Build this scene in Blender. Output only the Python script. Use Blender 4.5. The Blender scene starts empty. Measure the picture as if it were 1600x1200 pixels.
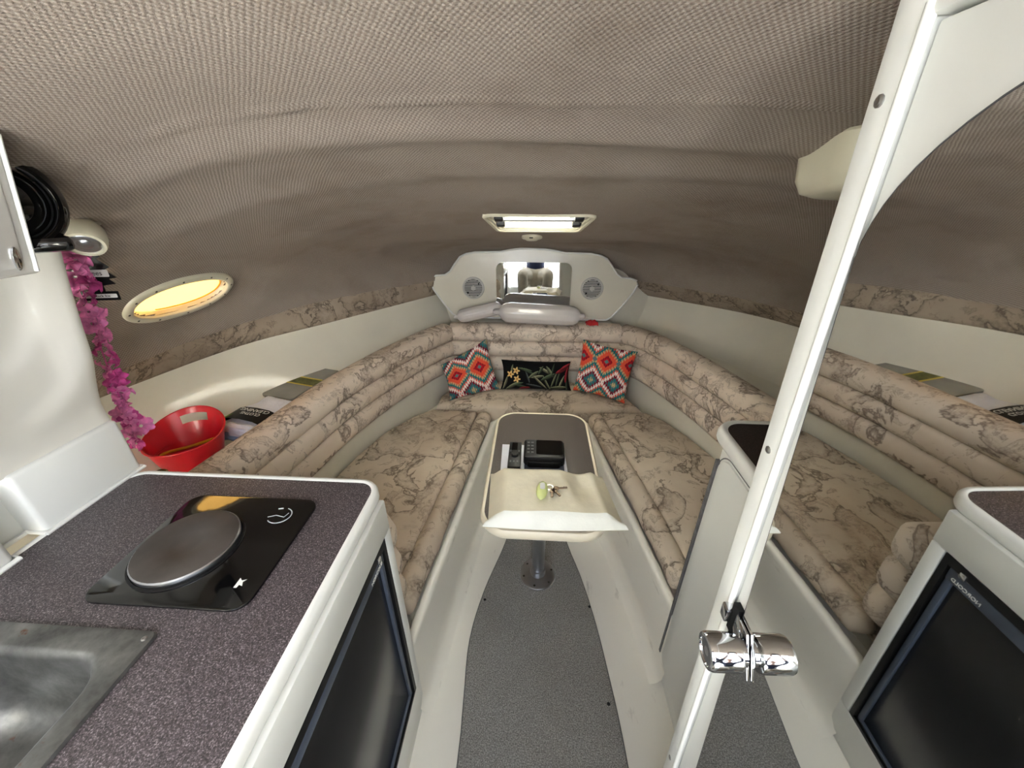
import bpy, bmesh, math, random
import numpy as np
from mathutils import Vector as V, Matrix

random.seed(4)
C = bpy.context.scene.collection
PI = math.pi

# ------------------------------------------------------------------ camera, sky, exposure
cam_d = bpy.data.cameras.new('camera')
cam_d.sensor_fit = 'HORIZONTAL'
cam_d.sensor_width = 36.0
cam_d.lens = 36.0 * 600.4 / 1600.0
cam_d.clip_start = 0.01
cam = bpy.data.objects.new('camera', cam_d)
C.objects.link(cam)
cam.location = (0, 0, 1.64)
cam.rotation_euler = (math.radians(90 - 26.92), 0, math.radians(3.4))
bpy.context.scene.camera = cam

world = bpy.data.worlds.new('sky')
bpy.context.scene.world = world
world.use_nodes = True
wn = world.node_tree.nodes
wl = world.node_tree.links
bg = wn['Background']
sky = wn.new('ShaderNodeTexSky')
sky.sky_type = 'HOSEK_WILKIE'
sky.turbidity = 6.0
sky.ground_albedo = 0.5
sky.sun_direction = (0.25, -0.45, 0.86)
mixw = wn.new('ShaderNodeMix')
mixw.data_type = 'RGBA'
mixw.inputs[0].default_value = 0.72
wl.new(sky.outputs[0], mixw.inputs[6])
mixw.inputs[7].default_value = (0.92, 0.95, 1.0, 1)      # bright haze over the sky
wl.new(mixw.outputs[2], bg.inputs[0])
bg.inputs[1].default_value = 3.0

sun_d = bpy.data.lights.new('sun', 'SUN')
sun_d.energy = 30.0
sun_d.angle = math.radians(2.0)
sun_d.color = (1.0, 0.95, 0.86)
sun = bpy.data.objects.new('sun', sun_d)
C.objects.link(sun)
sun.rotation_euler = (V((0.30, -0.62, -0.72))).to_track_quat('-Z', 'Y').to_euler()

vs = bpy.context.scene.view_settings
vs.view_transform = 'Standard'
vs.look = 'None'
vs.exposure = 2.2
vs.gamma = 1.0
vs.use_curve_mapping = False


# ------------------------------------------------------------------ colours and materials
def s2l(c):
    return tuple(((x / 255.0) / 12.92 if x / 255.0 <= 0.04045 else ((x / 255.0 + 0.055) / 1.055) ** 2.4) for x in c)


def rgba(c):
    return s2l(c) + (1.0,)


MATS = {}


def mat(name, col, rough=0.5, metal=0.0, coat=0.0, spec=0.5, noise=None, bump=None):
    """plain principled material; noise = (scale, amount) colour mottling, bump = (scale, strength)"""
    m = bpy.data.materials.new(name)
    m.use_nodes = True
    nt = m.node_tree
    b = nt.nodes['Principled BSDF']
    b.inputs['Base Color'].default_value = rgba(col)
    b.inputs['Roughness'].default_value = rough
    b.inputs['Metallic'].default_value = metal
    b.inputs['Coat Weight'].default_value = coat
    b.inputs['Coat Roughness'].default_value = 0.08
    b.inputs['Specular IOR Level'].default_value = spec
    if noise or bump:
        tc = nt.nodes.new('ShaderNodeTexCoord')
    if noise:
        n = nt.nodes.new('ShaderNodeTexNoise')
        n.inputs['Scale'].default_value = noise[0]
        n.inputs['Detail'].default_value = 5
        nt.links.new(tc.outputs['Object'], n.inputs['Vector'])
        r = nt.nodes.new('ShaderNodeValToRGB')
        k = noise[1]
        r.color_ramp.elements[0].position = 0.3
        r.color_ramp.elements[1].position = 0.7
        r.color_ramp.elements[0].color = tuple(x * (1 - k) for x in s2l(col)) + (1,)
        r.color_ramp.elements[1].color = tuple(min(1, x * (1 + k * 0.6)) for x in s2l(col)) + (1,)
        nt.links.new(n.outputs['Fac'], r.inputs['Fac'])
        nt.links.new(r.outputs['Color'], b.inputs['Base Color'])
    if bump:
        n2 = nt.nodes.new('ShaderNodeTexNoise')
        n2.inputs['Scale'].default_value = bump[0]
        n2.inputs['Detail'].default_value = 4
        nt.links.new(tc.outputs['Object'], n2.inputs['Vector'])
        bp = nt.nodes.new('ShaderNodeBump')
        bp.inputs['Strength'].default_value = bump[1]
        bp.inputs['Distance'].default_value = 0.01
        nt.links.new(n2.outputs['Fac'], bp.inputs['Height'])
        nt.links.new(bp.outputs['Normal'], b.inputs['Normal'])
    MATS[name] = m
    return m


class NT:
    """small node helper"""
    def __init__(s, m):
        s.nt = m.node_tree
        s.b = s.nt.nodes['Principled BSDF']

    def n(s, t, **k):
        x = s.nt.nodes.new(t)
        for a, v in k.items():
            setattr(x, a, v)
        return x

    def l(s, a, b):
        s.nt.links.new(a, b)

    def math(s, op, a, b=None):
        x = s.n('ShaderNodeMath', operation=op)
        for i, v in enumerate((a, b)):
            if v is None:
                continue
            if isinstance(v, (int, float)):
                x.inputs[i].default_value = v
            else:
                s.l(v, x.inputs[i])
        return x.outputs[0]

    def noise(s, vec, scale, detail=3, rough=0.5, dist=0.0):
        x = s.n('ShaderNodeTexNoise')
        x.inputs['Scale'].default_value = scale
        x.inputs['Detail'].default_value = detail
        x.inputs['Roughness'].default_value = rough
        x.inputs['Distortion'].default_value = dist
        s.l(vec, x.inputs['Vector'])
        return x.outputs['Fac']

    def ramp(s, fac, stops, interp='LINEAR'):
        x = s.n('ShaderNodeValToRGB')
        cr = x.color_ramp
        cr.interpolation = interp
        while len(cr.elements) < len(stops):
            cr.elements.new(0.5)
        for e, (p, c) in zip(cr.elements, stops):
            e.position = p
            e.color = c if len(c) == 4 else tuple(c) + (1,)
        s.l(fac, x.inputs['Fac'])
        return x.outputs['Color']

    def mix(s, fac, a, b, mode='MIX'):
        x = s.n('ShaderNodeMix', data_type='RGBA', blend_type=mode)
        for i, v in ((0, fac), (6, a), (7, b)):
            if isinstance(v, (int, float)):
                x.inputs[i].default_value = v
            elif isinstance(v, tuple):
                x.inputs[i].default_value = v
            else:
                s.l(v, x.inputs[i])
        return x.outputs[2]

    def bump(s, h, strength, dist=0.005):
        x = s.n('ShaderNodeBump')
        x.inputs['Strength'].default_value = strength
        x.inputs['Distance'].default_value = dist
        s.l(h, x.inputs['Height'])
        s.l(x.outputs['Normal'], s.b.inputs['Normal'])


G = lambda v: (v, v, v, 1)


def map_fabric(name, light, mid, dark, sc=1.0):
    """antique-map print: outlines with hatched coasts on mottled cream cloth"""
    m = mat(name, light, 0.85, spec=0.25)
    t = NT(m)
    tc = t.n('ShaderNodeTexCoord')
    o = tc.outputs['Object']
    big = t.noise(o, 4.6 * sc, 5, 0.56, 0.5)
    line1 = t.ramp(t.math('ABSOLUTE', t.math('SUBTRACT', big, 0.5)), [(0.0, G(1)), (0.006, G(0.9)), (0.013, G(0))])
    coast = t.ramp(big, [(0.492, G(0)), (0.502, G(0.9)), (0.575, G(0.0)), (1.0, G(0))])
    two = t.noise(o, 11.0 * sc, 6, 0.68, 1.2)
    line2 = t.ramp(t.math('ABSOLUTE', t.math('SUBTRACT', two, 0.56)), [(0.0, G(0.9)), (0.006, G(0.75)), (0.014, G(0))])
    patch = t.ramp(two, [(0.52, G(0)), (0.70, G(1.0))])
    hatch = t.noise(o, 90.0 * sc, 2, 0.6)
    hat = t.ramp(hatch, [(0.35, G(0.25)), (0.62, G(1))])
    blot = t.ramp(t.noise(o, 2.6 * sc, 4, 0.55), [(0.35, G(0)), (0.7, G(1))])
    base = t.mix(blot, rgba(light), rgba(mid))
    base = t.mix(t.math('MULTIPLY', t.math('MULTIPLY', patch, hat), 0.55), base, rgba(dark))
    base = t.mix(t.math('MULTIPLY', t.math('MULTIPLY', coast, hat), 0.75), base, rgba(dark))
    ln = t.math('MAXIMUM', line1, line2)
    base = t.mix(t.math('MULTIPLY', ln, 0.55), base, rgba(tuple(x * 0.70 for x in dark)))
    t.l(base, t.b.inputs['Base Color'])
    weave = t.noise(o, 500, 1)
    t.bump(t.math('ADD', t.math('MULTIPLY', weave, 0.05), t.math('MULTIPLY', t.noise(o, 14, 2), 0.6)), 0.35, 0.012)
    return m


gel = mat('white_gelcoat', (224, 225, 220), 0.28, coat=0.35, noise=(3.0, 0.05))
gel2 = mat('cream_gelcoat', (224, 219, 203), 0.32, coat=0.3, noise=(4.0, 0.06))
scuffed = mat('scuffed_gelcoat', (230, 227, 217), 0.36, coat=0.2)
t = NT(scuffed)
tc = t.n('ShaderNodeTexCoord')
mp = t.n('ShaderNodeMapping')
mp.inputs['Scale'].default_value = (9, 3, 14)
t.l(tc.outputs['Object'], mp.inputs['Vector'])
sc_ = t.ramp(t.noise(mp.outputs[0], 1.6, 5, 0.65), [(0.62, G(0)), (0.72, G(0.5))])
t.l(t.mix(sc_, rgba((230, 227, 217)), rgba((150, 144, 134))), t.b.inputs['Base Color'])
paint = mat('satin_white_paint', (220, 221, 216), 0.38, coat=0.1, noise=(3, 0.03))
rimw = mat('white_edge_trim', (230, 230, 225), 0.35, noise=(12, 0.05))
creamr = mat('cream_edge_trim', (226, 216, 192), 0.4, noise=(12, 0.06))
fabric = map_fabric('map_print_fabric', (224, 210, 194), (200, 183, 165), (124, 106, 95))
fabric_seat = map_fabric('map_print_seat_fabric', (210, 196, 177), (176, 160, 142), (106, 92, 80), 0.85)
fabric_band = map_fabric('map_print_band_fabric', (178, 163, 144), (146, 131, 115), (92, 80, 70), 1.1)
chrome = mat('chrome', (214, 216, 220), 0.08, 1.0, noise=(20, 0.04))
steel = mat('satin_steel', (176, 178, 182), 0.3, 1.0, noise=(30, 0.06))
blackp = mat('black_plastic', (12, 12, 13), 0.42, spec=0.3, noise=(40, 0.2))
blackg = mat('black_glass', (6, 6, 7), 0.06, coat=0.5, noise=(15, 0.2))
fridgeb = mat('black_fridge_panel', (20, 20, 22), 0.22, noise=(6, 0.3))
slateb = mat('slate_blue_trim', (66, 74, 88), 0.4, noise=(20, 0.15))
mirror_m = mat('mirror_silver', (226, 227, 225), 0.015, 1.0, noise=(2, 0.03))
darkedge = mat('dark_edge', (40, 40, 44), 0.4, noise=(20, 0.2))
redp = mat('red_plastic', (206, 24, 40), 0.3, coat=0.15, noise=(5, 0.08))
yellow = mat('yellow_rubber', (214, 152, 30), 0.45, noise=(20, 0.15))
olive = mat('olive_plastic', (120, 92, 24), 0.5, noise=(20, 0.15))
pinkm = mat('pink_petal', (236, 136, 194), 0.7, noise=(60, 0.3))
pinkd = mat('deep_pink_petal', (206, 76, 152), 0.7, noise=(60, 0.3))
paper = mat('white_paper', (226, 228, 236), 0.7, noise=(30, 0.04))
inkm = mat('grey_print', (96, 102, 118), 0.7, noise=(30, 0.3))
canvasm = mat('cream_vinyl', (222, 214, 190), 0.5, noise=(18, 0.08), bump=(30, 0.25))
canvasw = mat('white_vinyl', (232, 232, 220), 0.45, noise=(14, 0.05), bump=(40, 0.2))
fenderm = mat('grey_white_vinyl', (206, 200, 196), 0.2, coat=0.3, noise=(6, 0.06))
beigep = mat('beige_plastic', (216, 211, 188), 0.3, coat=0.2, noise=(8, 0.05))
greyp = mat('grey_speaker_plastic', (196, 194, 188), 0.45, noise=(10, 0.06))
clothw = mat('white_cloth', (228, 232, 244), 0.9, noise=(30, 0.06), bump=(60, 0.5))
clothb = mat('pale_blue_cloth', (166, 196, 234), 0.9, noise=(30, 0.08), bump=(60, 0.5))
greenp = mat('green_print', (118, 158, 40), 0.6, noise=(30, 0.1))
whitep = mat('white_print', (226, 226, 222), 0.6, noise=(30, 0.04))
greypr = mat('grey_cooktop_print', (170, 172, 176), 0.5, noise=(30, 0.1))
olivel = mat('olive_label', (104, 108, 50), 0.6, noise=(60, 0.4))
yellowl = mat('yellow_stripe', (206, 186, 70), 0.6, noise=(30, 0.1))
keyfl = mat('pale_green_foam', (216, 224, 150), 0.5, noise=(40, 0.12))
brass = mat('worn_brass', (92, 78, 66), 0.35, 1.0, noise=(60, 0.3))
khaki = mat('khaki_cotton', (176, 168, 152), 0.85, noise=(12, 0.12), bump=(20, 0.5))
navy = mat('navy_cotton', (24, 32, 66), 0.85, noise=(12, 0.15), bump=(20, 0.5))
skin = mat('skin', (205, 160, 136), 0.5, noise=(8, 0.08))
hairm = mat('brown_hair', (60, 44, 34), 0.7, noise=(40, 0.3))
shoem = mat('white_shoe', (214, 212, 206), 0.6, noise=(10, 0.08))
greyrub = mat('grey_hinge', (98, 98, 98), 0.5, noise=(60, 0.3))
screwm = mat('screw_metal', (168, 168, 166), 0.3, 1.0, noise=(80, 0.2))
darkscrew = mat('dark_screw', (70, 68, 62), 0.4, 0.6, noise=(80, 0.2))
redcl = mat('red_cloth', (196, 40, 44), 0.8, noise=(30, 0.1))

# woven headliner: uses metre-scaled UVs
head = mat('woven_headliner', (158, 146, 134), 0.95, spec=0.1)
t = NT(head)
uv = t.n('ShaderNodeUVMap')
uv.uv_map = 'UVMap'
sx = t.n('ShaderNodeSeparateXYZ')
t.l(uv.outputs[0], sx.inputs[0])
nz = t.noise(uv.outputs[0], 60, 2)
u_ = t.math('ADD', t.math('MULTIPLY', sx.outputs[0], 2 * PI / 0.0085), t.math('MULTIPLY', nz, 2.2))
v_ = t.math('ADD', t.math('MULTIPLY', sx.outputs[1], 2 * PI / 0.0105), t.math('MULTIPLY', nz, 2.2))
su = t.math('SINE', u_)
sv = t.math('SINE', v_)
weave = t.math('MULTIPLY', su, sv)
w01 = t.math('ADD', t.math('MULTIPLY', weave, 0.27), 0.5)
fuzz = t.noise(uv.outputs[0], 420, 3, 0.7)
h_ = t.math('ADD', w01, t.math('MULTIPLY', fuzz, 0.85))
stain = t.noise(uv.outputs[0], 2.4, 5, 0.6)
colA = t.ramp(t.math('MULTIPLY', h_, 0.58), [(0.12, rgba((96, 84, 74))), (0.5, rgba((152, 140, 129))), (0.85, rgba((200, 190, 180)))])
colB = t.mix(t.ramp(stain, [(0.48, G(0)), (0.75, G(0.5))]), colA, rgba((110, 92, 74)))
t.l(colB, t.b.inputs['Base Color'])
t.bump(h_, 0.75, 0.004)

# speckled laminate
lam = mat('speckled_laminate', (84, 74, 78), 0.42)
t = NT(lam)
tc = t.n('ShaderNodeTexCoord')
n1 = t.noise(tc.outputs['Object'], 420, 3, 0.7)
n2 = t.noise(tc.outputs['Object'], 900, 1)
c1 = t.ramp(n1, [(0.36, rgba((34, 30, 31))), (0.5, rgba((70, 63, 65))), (0.58, rgba((96, 87, 90))), (0.68, rgba((158, 149, 152)))])
t.l(c1, t.b.inputs['Base Color'])
lamb = mat('brown_laminate', (82, 74, 68), 0.45)
t = NT(lamb)
tc = t.n('ShaderNodeTexCoord')
c1 = t.ramp(t.noise(tc.outputs['Object'], 380, 3, 0.7), [(0.36, rgba((56, 49, 45))), (0.55, rgba((88, 79, 73))), (0.7, rgba((126, 116, 108)))])
t.l(c1, t.b.inputs['Base Color'])
lamd = mat('dark_laminate', (50, 40, 36), 0.45)
t = NT(lamd)
tc = t.n('ShaderNodeTexCoord')
c1 = t.ramp(t.noise(tc.outputs['Object'], 420, 3, 0.7), [(0.38, rgba((34, 27, 24))), (0.56, rgba((56, 46, 42))), (0.72, rgba((96, 84, 78)))])
t.l(c1, t.b.inputs['Base Color'])

carpet = mat('grey_carpet', (128, 126, 122), 0.98, spec=0.05)
t = NT(carpet)
tc = t.n('ShaderNodeTexCoord')
n1 = t.noise(tc.outputs['Object'], 260, 3, 0.75)
c1 = t.ramp(n1, [(0.32, rgba((104, 102, 99))), (0.5, rgba((148, 146, 142))), (0.68, rgba((200, 198, 193)))])
c2 = t.mix(t.ramp(t.noise(tc.outputs['Object'], 5, 3), [(0.45, G(0)), (0.8, G(0.25))]), c1, rgba((112, 106, 98)))
t.l(c2, t.b.inputs['Base Color'])
t.bump(n1, 0.8, 0.006)

# sink steel with stains and rust flecks
sinkm = mat('stained_steel', (150, 152, 152), 0.3, 0.9)
t = NT(sinkm)
tc = t.n('ShaderNodeTexCoord')
n1 = t.noise(tc.outputs['Object'], 14, 5, 0.65)
base = t.ramp(n1, [(0.3, rgba((84, 84, 83))), (0.55, rgba((124, 124, 122))), (0.8, rgba((156, 156, 154)))])
rust = t.ramp(t.noise(tc.outputs['Object'], 22, 4, 0.6), [(0.68, G(0)), (0.74, G(0.9))])
t.l(t.mix(rust, base, rgba((110, 62, 30))), t.b.inputs['Base Color'])
t.l(t.ramp(n1, [(0.3, G(0.48)), (0.8, G(0.32))]), t.b.inputs['Roughness'])
burner_m = mat('burner_iron', (86, 80, 76), 0.55, 0.4, noise=(14, 0.3))

# hob glass and tackle box
tackle = mat('smoky_clear_plastic', (140, 140, 132), 0.25, coat=0.3, noise=(9, 0.12))


def translucent(name, col, frac=0.85):
    m = bpy.data.materials.new(name)
    m.use_nodes = True
    nt = m.node_tree
    b = nt.nodes['Principled BSDF']
    b.inputs['Base Color'].default_value = rgba(col)
    b.inputs['Roughness'].default_value = 0.35
    tr = nt.nodes.new('ShaderNodeBsdfTranslucent')
    n = nt.nodes.new('ShaderNodeTexNoise')
    n.inputs['Scale'].default_value = 25
    tc = nt.nodes.new('ShaderNodeTexCoord')
    nt.links.new(tc.outputs['Object'], n.inputs['Vector'])
    r = nt.nodes.new('ShaderNodeValToRGB')
    r.color_ramp.elements[0].color = tuple(x * 0.93 for x in s2l(col)) + (1,)
    r.color_ramp.elements[1].color = rgba(col)
    nt.links.new(n.outputs['Fac'], r.inputs['Fac'])
    nt.links.new(r.outputs['Color'], tr.inputs['Color'])
    mx = nt.nodes.new('ShaderNodeMixShader')
    mx.inputs[0].default_value = frac
    nt.links.new(b.outputs[0], mx.inputs[1])
    nt.links.new(tr.outputs[0], mx.inputs[2])
    nt.links.new(mx.outputs[0], nt.nodes['Material Output'].inputs['Surface'])
    return m


pane_y = translucent('yellow_window_cover', (166, 146, 106))
pane_w = translucent('white_acrylic', (246, 246, 240))


def vcol_mat(name, rough=0.85):
    m = mat(name, (200, 200, 200), rough, spec=0.2)
    t = NT(m)
    a = t.n('ShaderNodeVertexColor')
    a.layer_name = 'print'
    t.l(a.outputs['Color'], t.b.inputs['Base Color'])
    tc = t.n('ShaderNodeTexCoord')
    t.bump(t.noise(tc.outputs['Object'], 400, 2), 0.3, 0.003)
    return m


printm = vcol_mat('woven_print')


# ------------------------------------------------------------------ mesh helpers
ORG = {}


def tag(o, label=None, cat=None, group=None, kind=None):
    if label:
        o['label'] = label
    if cat:
        o['category'] = cat
    if group:
        o['group'] = group
    if kind:
        o['kind'] = kind
    return o


def thing(name, label, cat, loc, group=None, kind=None):
    o = bpy.data.objects.new(name, None)
    o.empty_display_size = 0.05
    C.objects.link(o)
    o.location = loc
    ORG[o.name] = V(loc)
    return tag(o, label, cat, group, kind)


class MB:
    def __init__(s):
        s.v = []
        s.f = []

    def add(s, vs, fs):
        k = len(s.v)
        s.v += [V(p) for p in vs]
        s.f += [tuple(i + k for i in f) for f in fs]
        return s

    def box(s, x0, x1, y0, y1, z0, z1, M=None):
        p = [V((x, y, z)) for z in (z0, z1) for y in (y0, y1) for x in (x0, x1)]
        if M:
            p = [M @ q for q in p]
        return s.add(p, [(0, 2, 3, 1), (4, 5, 7, 6), (0, 1, 5, 4), (2, 6, 7, 3), (0, 4, 6, 2), (1, 3, 7, 5)])

    def grid(s, rows, cu=False, cv=False, caps=False):
        n, m = len(rows), len(rows[0])
        fs = []
        for i in range(n if cu else n - 1):
            for j in range(m if cv else m - 1):
                a, b = i * m + j, i * m + (j + 1) % m
                c, d = ((i + 1) % n) * m + (j + 1) % m, ((i + 1) % n) * m + j
                fs.append((a, b, c, d))
        if caps:
            fs.append(tuple(range(m - 1, -1, -1)))
            fs.append(tuple((n - 1) * m + j for j in range(m)))
        return s.add([p for r in rows for p in r], fs)

    def prism(s, outline, z0, z1, M=None):
        n = len(outline)
        p = [V((x, y, z0)) for x, y in outline] + [V((x, y, z1)) for x, y in outline]
        if M:
            p = [M @ q for q in p]
        fs = [tuple(range(n - 1, -1, -1)), tuple(range(n, 2 * n))]
        fs += [(i, (i + 1) % n, n + (i + 1) % n, n + i) for i in range(n)]
        return s.add(p, fs)

    def tube(s, path, r, n=10, caps=True, closed=False):
        path = [V(p) for p in path]
        rows = []
        up = V((0, 0, 1))
        m = len(path)
        for i, p in enumerate(path):
            if closed:
                d = path[(i + 1) % m] - path[i - 1]
            else:
                d = path[min(i + 1, m - 1)] - path[max(i - 1, 0)]
            d.normalize()
            a = d.cross(up)
            if a.length < 1e-3:
                a = d.cross(V((1, 0, 0)))
            a.normalize()
            b = d.cross(a)
            rr = r[i] if isinstance(r, (list, tuple)) else r
            rows.append([p + (a * math.cos(2 * PI * k / n) + b * math.sin(2 * PI * k / n)) * rr for k in range(n)])
        return s.grid(rows, cu=closed, cv=True, caps=caps and not closed)

    def lathe(s, prof, n=24, M=None, caps=True):
        """profile of (r, z) turned about z"""
        rows = []
        for r, z in prof:
            row = [V((r * math.cos(2 * PI * k / n), r * math.sin(2 * PI * k / n), z)) for k in range(n)]
            if M:
                row = [M @ q for q in row]
            rows.append(row)
        return s.grid(rows, cv=True, caps=caps)

    def build(s, name, m, parent=None, smooth=40, bevel=0.0, seg=2, recalc=True):
        if parent is not None:
            o0 = ORG[parent.name]
        else:
            xs = [p.x for p in s.v]; ys = [p.y for p in s.v]; zs = [p.z for p in s.v]
            o0 = V(((min(xs) + max(xs)) / 2, (min(ys) + max(ys)) / 2, min(zs)))
        me = bpy.data.meshes.new(name)
        me.from_pydata([tuple(p - o0) for p in s.v], [], s.f)
        bm = bmesh.new()
        bm.from_mesh(me)
        if recalc:
            bmesh.ops.recalc_face_normals(bm, faces=bm.faces)
        if bevel > 0:
            es = [e for e in bm.edges if e.is_manifold and e.calc_face_angle(0) > math.radians(35)]
            bmesh.ops.bevel(bm, geom=es, offset=bevel, segments=seg, affect='EDGES', profile=0.5, clamp_overlap=True)
        bm.to_mesh(me)
        bm.free()
        if smooth:
            me.shade_smooth()
            me.set_sharp_from_angle(angle=math.radians(smooth))
        me.materials.append(m)
        o = bpy.data.objects.new(name, me)
        C.objects.link(o)
        if parent is not None:
            o.parent = parent
            ORG[o.name] = o0.copy()
        else:
            o.location = o0
            ORG[o.name] = o0.copy()
        return o


def rrect(x0, x1, y0, y1, r, n=6):
    out = []
    for cx, cy, a0 in ((x1 - r, y1 - r, 0), (x0 + r, y1 - r, 90), (x0 + r, y0 + r, 180), (x1 - r, y0 + r, 270)):
        for k in range(n + 1):
            a = math.radians(a0 + 90 * k / n)
            out.append((cx + r * math.cos(a), cy + r * math.sin(a)))
    return out


def frame_from(origin, xa, ya):
    """matrix with local x, y axes given (orthonormalised)"""
    x = V(xa).normalized()
    z = x.cross(V(ya)).normalized()
    y = z.cross(x)
    M = Matrix((x, y, z)).transposed().to_4x4()
    M.translation = V(origin)
    return M


def axis_frame(origin, z):
    z = V(z).normalized()
    x = z.cross(V((0, 0, 1)))
    if x.length < 1e-3:
        x = V((1, 0, 0))
    x.normalize()
    y = z.cross(x)
    M = Matrix((x, y, z)).transposed().to_4x4()
    M.translation = V(origin)
    return M


def text_part(txt, size, M, m, parent, name='lettering', depth=0.0004, align='CENTER'):
    cu = bpy.data.curves.new(name, 'FONT')
    cu.body = txt
    cu.size = size
    cu.align_x = align
    cu.align_y = 'CENTER'
    cu.extrude = depth
    cu.resolution_u = 3
    tmp = bpy.data.objects.new('tmp_text', cu)
    C.objects.link(tmp)
    dg = bpy.context.evaluated_depsgraph_get()
    me = bpy.data.meshes.new_from_object(tmp.evaluated_get(dg))
    bpy.data.objects.remove(tmp)
    o0 = ORG[parent.name]
    for v in me.vertices:
        v.co = (M @ v.co) - o0
    me.name = name
    me.materials.clear()
    me.materials.append(m)
    o = bpy.data.objects.new(name, me)
    C.objects.link(o)
    o.parent = parent
    ORG[o.name] = o0.copy()
    return o


def copy_part(src, M_delta_loc, parent):
    c = src.copy()
    C.objects.link(c)
    c.parent = parent
    c.location = M_delta_loc
    return c


def smooth_path(pts, step=0.04):
    """Catmull-Rom through 2-D points"""
    P = [np.array(p, float) for p in pts]
    P = [2 * P[0] - P[1]] + P + [2 * P[-1] - P[-2]]
    out = []
    for i in range(1, len(P) - 2):
        n = max(2, int(np.linalg.norm(P[i + 1] - P[i]) / step))
        for k in range(n):
            t_ = k / n
            a, b, c, d = P[i - 1], P[i], P[i + 1], P[i + 2]
            out.append(0.5 * ((2 * b) + (-a + c) * t_ + (2 * a - 5 * b + 4 * c - d) * t_ ** 2 + (-a + 3 * b - 3 * c + d) * t_ ** 3))
    out.append(P[-2])
    return [tuple(p) for p in out]


def offsets(path, d, closed=False):
    """offset a 2-D path to its left by d (mitred)"""
    out = []
    n = len(path)
    for i in range(n):
        if closed:
            a, b, c = path[i - 1], path[i], path[(i + 1) % n]
        else:
            a, b, c = path[max(i - 1, 0)], path[i], path[min(i + 1, n - 1)]
        a, b, c = np.array(a), np.array(b), np.array(c)
        t1 = b - a
        t2 = c - b
        if np.linalg.norm(t1) < 1e-9:
            t1 = t2
        if np.linalg.norm(t2) < 1e-9:
            t2 = t1
        t1 = t1 / np.linalg.norm(t1)
        t2 = t2 / np.linalg.norm(t2)
        n1 = np.array([-t1[1], t1[0]])
        n2 = np.array([-t2[1], t2[0]])
        nm = n1 + n2
        nm /= np.linalg.norm(nm)
        k = 1 / max(0.5, float(nm @ n1))
        out.append(tuple(b + nm * d * k))
    return out


def sweep(mb, path, prof, closed=False, caps=True):
    """profile of (offset to left, z) swept along a 2-D path"""
    rows = []
    offs = {}
    for d, z in prof:
        offs[d] = offs.get(d) or offsets(path, d, closed)
    for i in range(len(path)):
        rows.append([V((offs[d][i][0], offs[d][i][1], z)) for d, z in prof])
    return rows


def densify(pts, step):
    out = []
    for a, b in zip(pts[:-1], pts[1:]):
        n = max(1, int(math.dist(a, b) / step))
        for k in range(n):
            out.append((a[0] + (b[0] - a[0]) * k / n, a[1] + (b[1] - a[1]) * k / n))
    out.append(pts[-1])
    return out


def screw(parent, p, nrm, r=0.005, m=None, name='screw'):
    mb = MB()
    M = axis_frame(p, nrm)
    mb.lathe([(r, 0), (r, r * 0.25), (r * 0.6, r * 0.5), (r * 0.2, r * 0.3)], 10, M)
    return mb.build(name, m or screwm, parent)


# ------------------------------------------------------------------ hull lines (metres; x starboard, y to the bow, z up)
def fn(xs, ys):
    return lambda y: float(np.interp(y, xs, ys))


zc = fn([-1.2, 0, 0.5, 1.0, 1.6, 1.89, 2.066, 2.45, 2.58, 2.64, 2.70, 2.8], [1.95, 1.90, 1.82, 1.71, 1.557, 1.473, 1.42, 1.345, 1.31, 1.26, 1.20, 1.12])
wp = fn([-1, 0, 0.6, 1.1, 1.35, 1.6, 1.83, 2.04, 2.32, 2.56, 2.8], [1.40, 1.42, 1.42, 1.40, 1.385, 1.34, 1.245, 1.115, 0.90, 0.69, 0.47])
ws = fn([-1, 0, 0.6, 1.0, 1.5, 1.72, 1.93, 2.24, 2.46, 2.65, 2.8], [1.58, 1.6, 1.6, 1.58, 1.5, 1.43, 1.34, 1.14, 0.92, 0.70, 0.52])
ZB = 1.09           # top of the fabric band


nexp = fn([1.6, 2.5], [2.5, 4.2])


def zceil(x, y):
    w = ws(y) if x > 0 else wp(y)
    tt = min(abs(x) / w, 1.0)
    return ZB + (zc(y) - ZB) * (1 - tt ** nexp(y)) ** 0.6


def ceil_normal(x, y):
    e = 0.01
    n = V((-(zceil(x + e, y) - zceil(x - e, y)) / (2 * e), -(zceil(x, y + e) - zceil(x, y - e)) / (2 * e), 1))
    return -n.normalized()


# ---- ceiling: sagging woven headliner with a hole for the deck hatch and the portlight
hatch_poly = lambda x, y: 1.60 < y < 1.875 and abs(x - 0.008) < 0.212 - (y - 1.6) * 0.09


def port_uv(p):
    """position in the portlight's oval, in units of its half axes"""
    d = V(p) - PORT_C
    return d.dot(PORT_A) / 0.172, d.dot(PORT_B) / 0.080


PORT_C = V((-1.272, 1.315, zceil(-1.272, 1.315)))
pn = ceil_normal(-1.272, 1.315)
PORT_N = pn
PORT_A = (V((0.13, 1.0, -0.05)) - pn * pn.dot(V((0.13, 1.0, -0.05)))).normalized()
PORT_B = pn.cross(PORT_A).normalized()
if PORT_B.z < 0:
    PORT_B = -PORT_B

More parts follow.
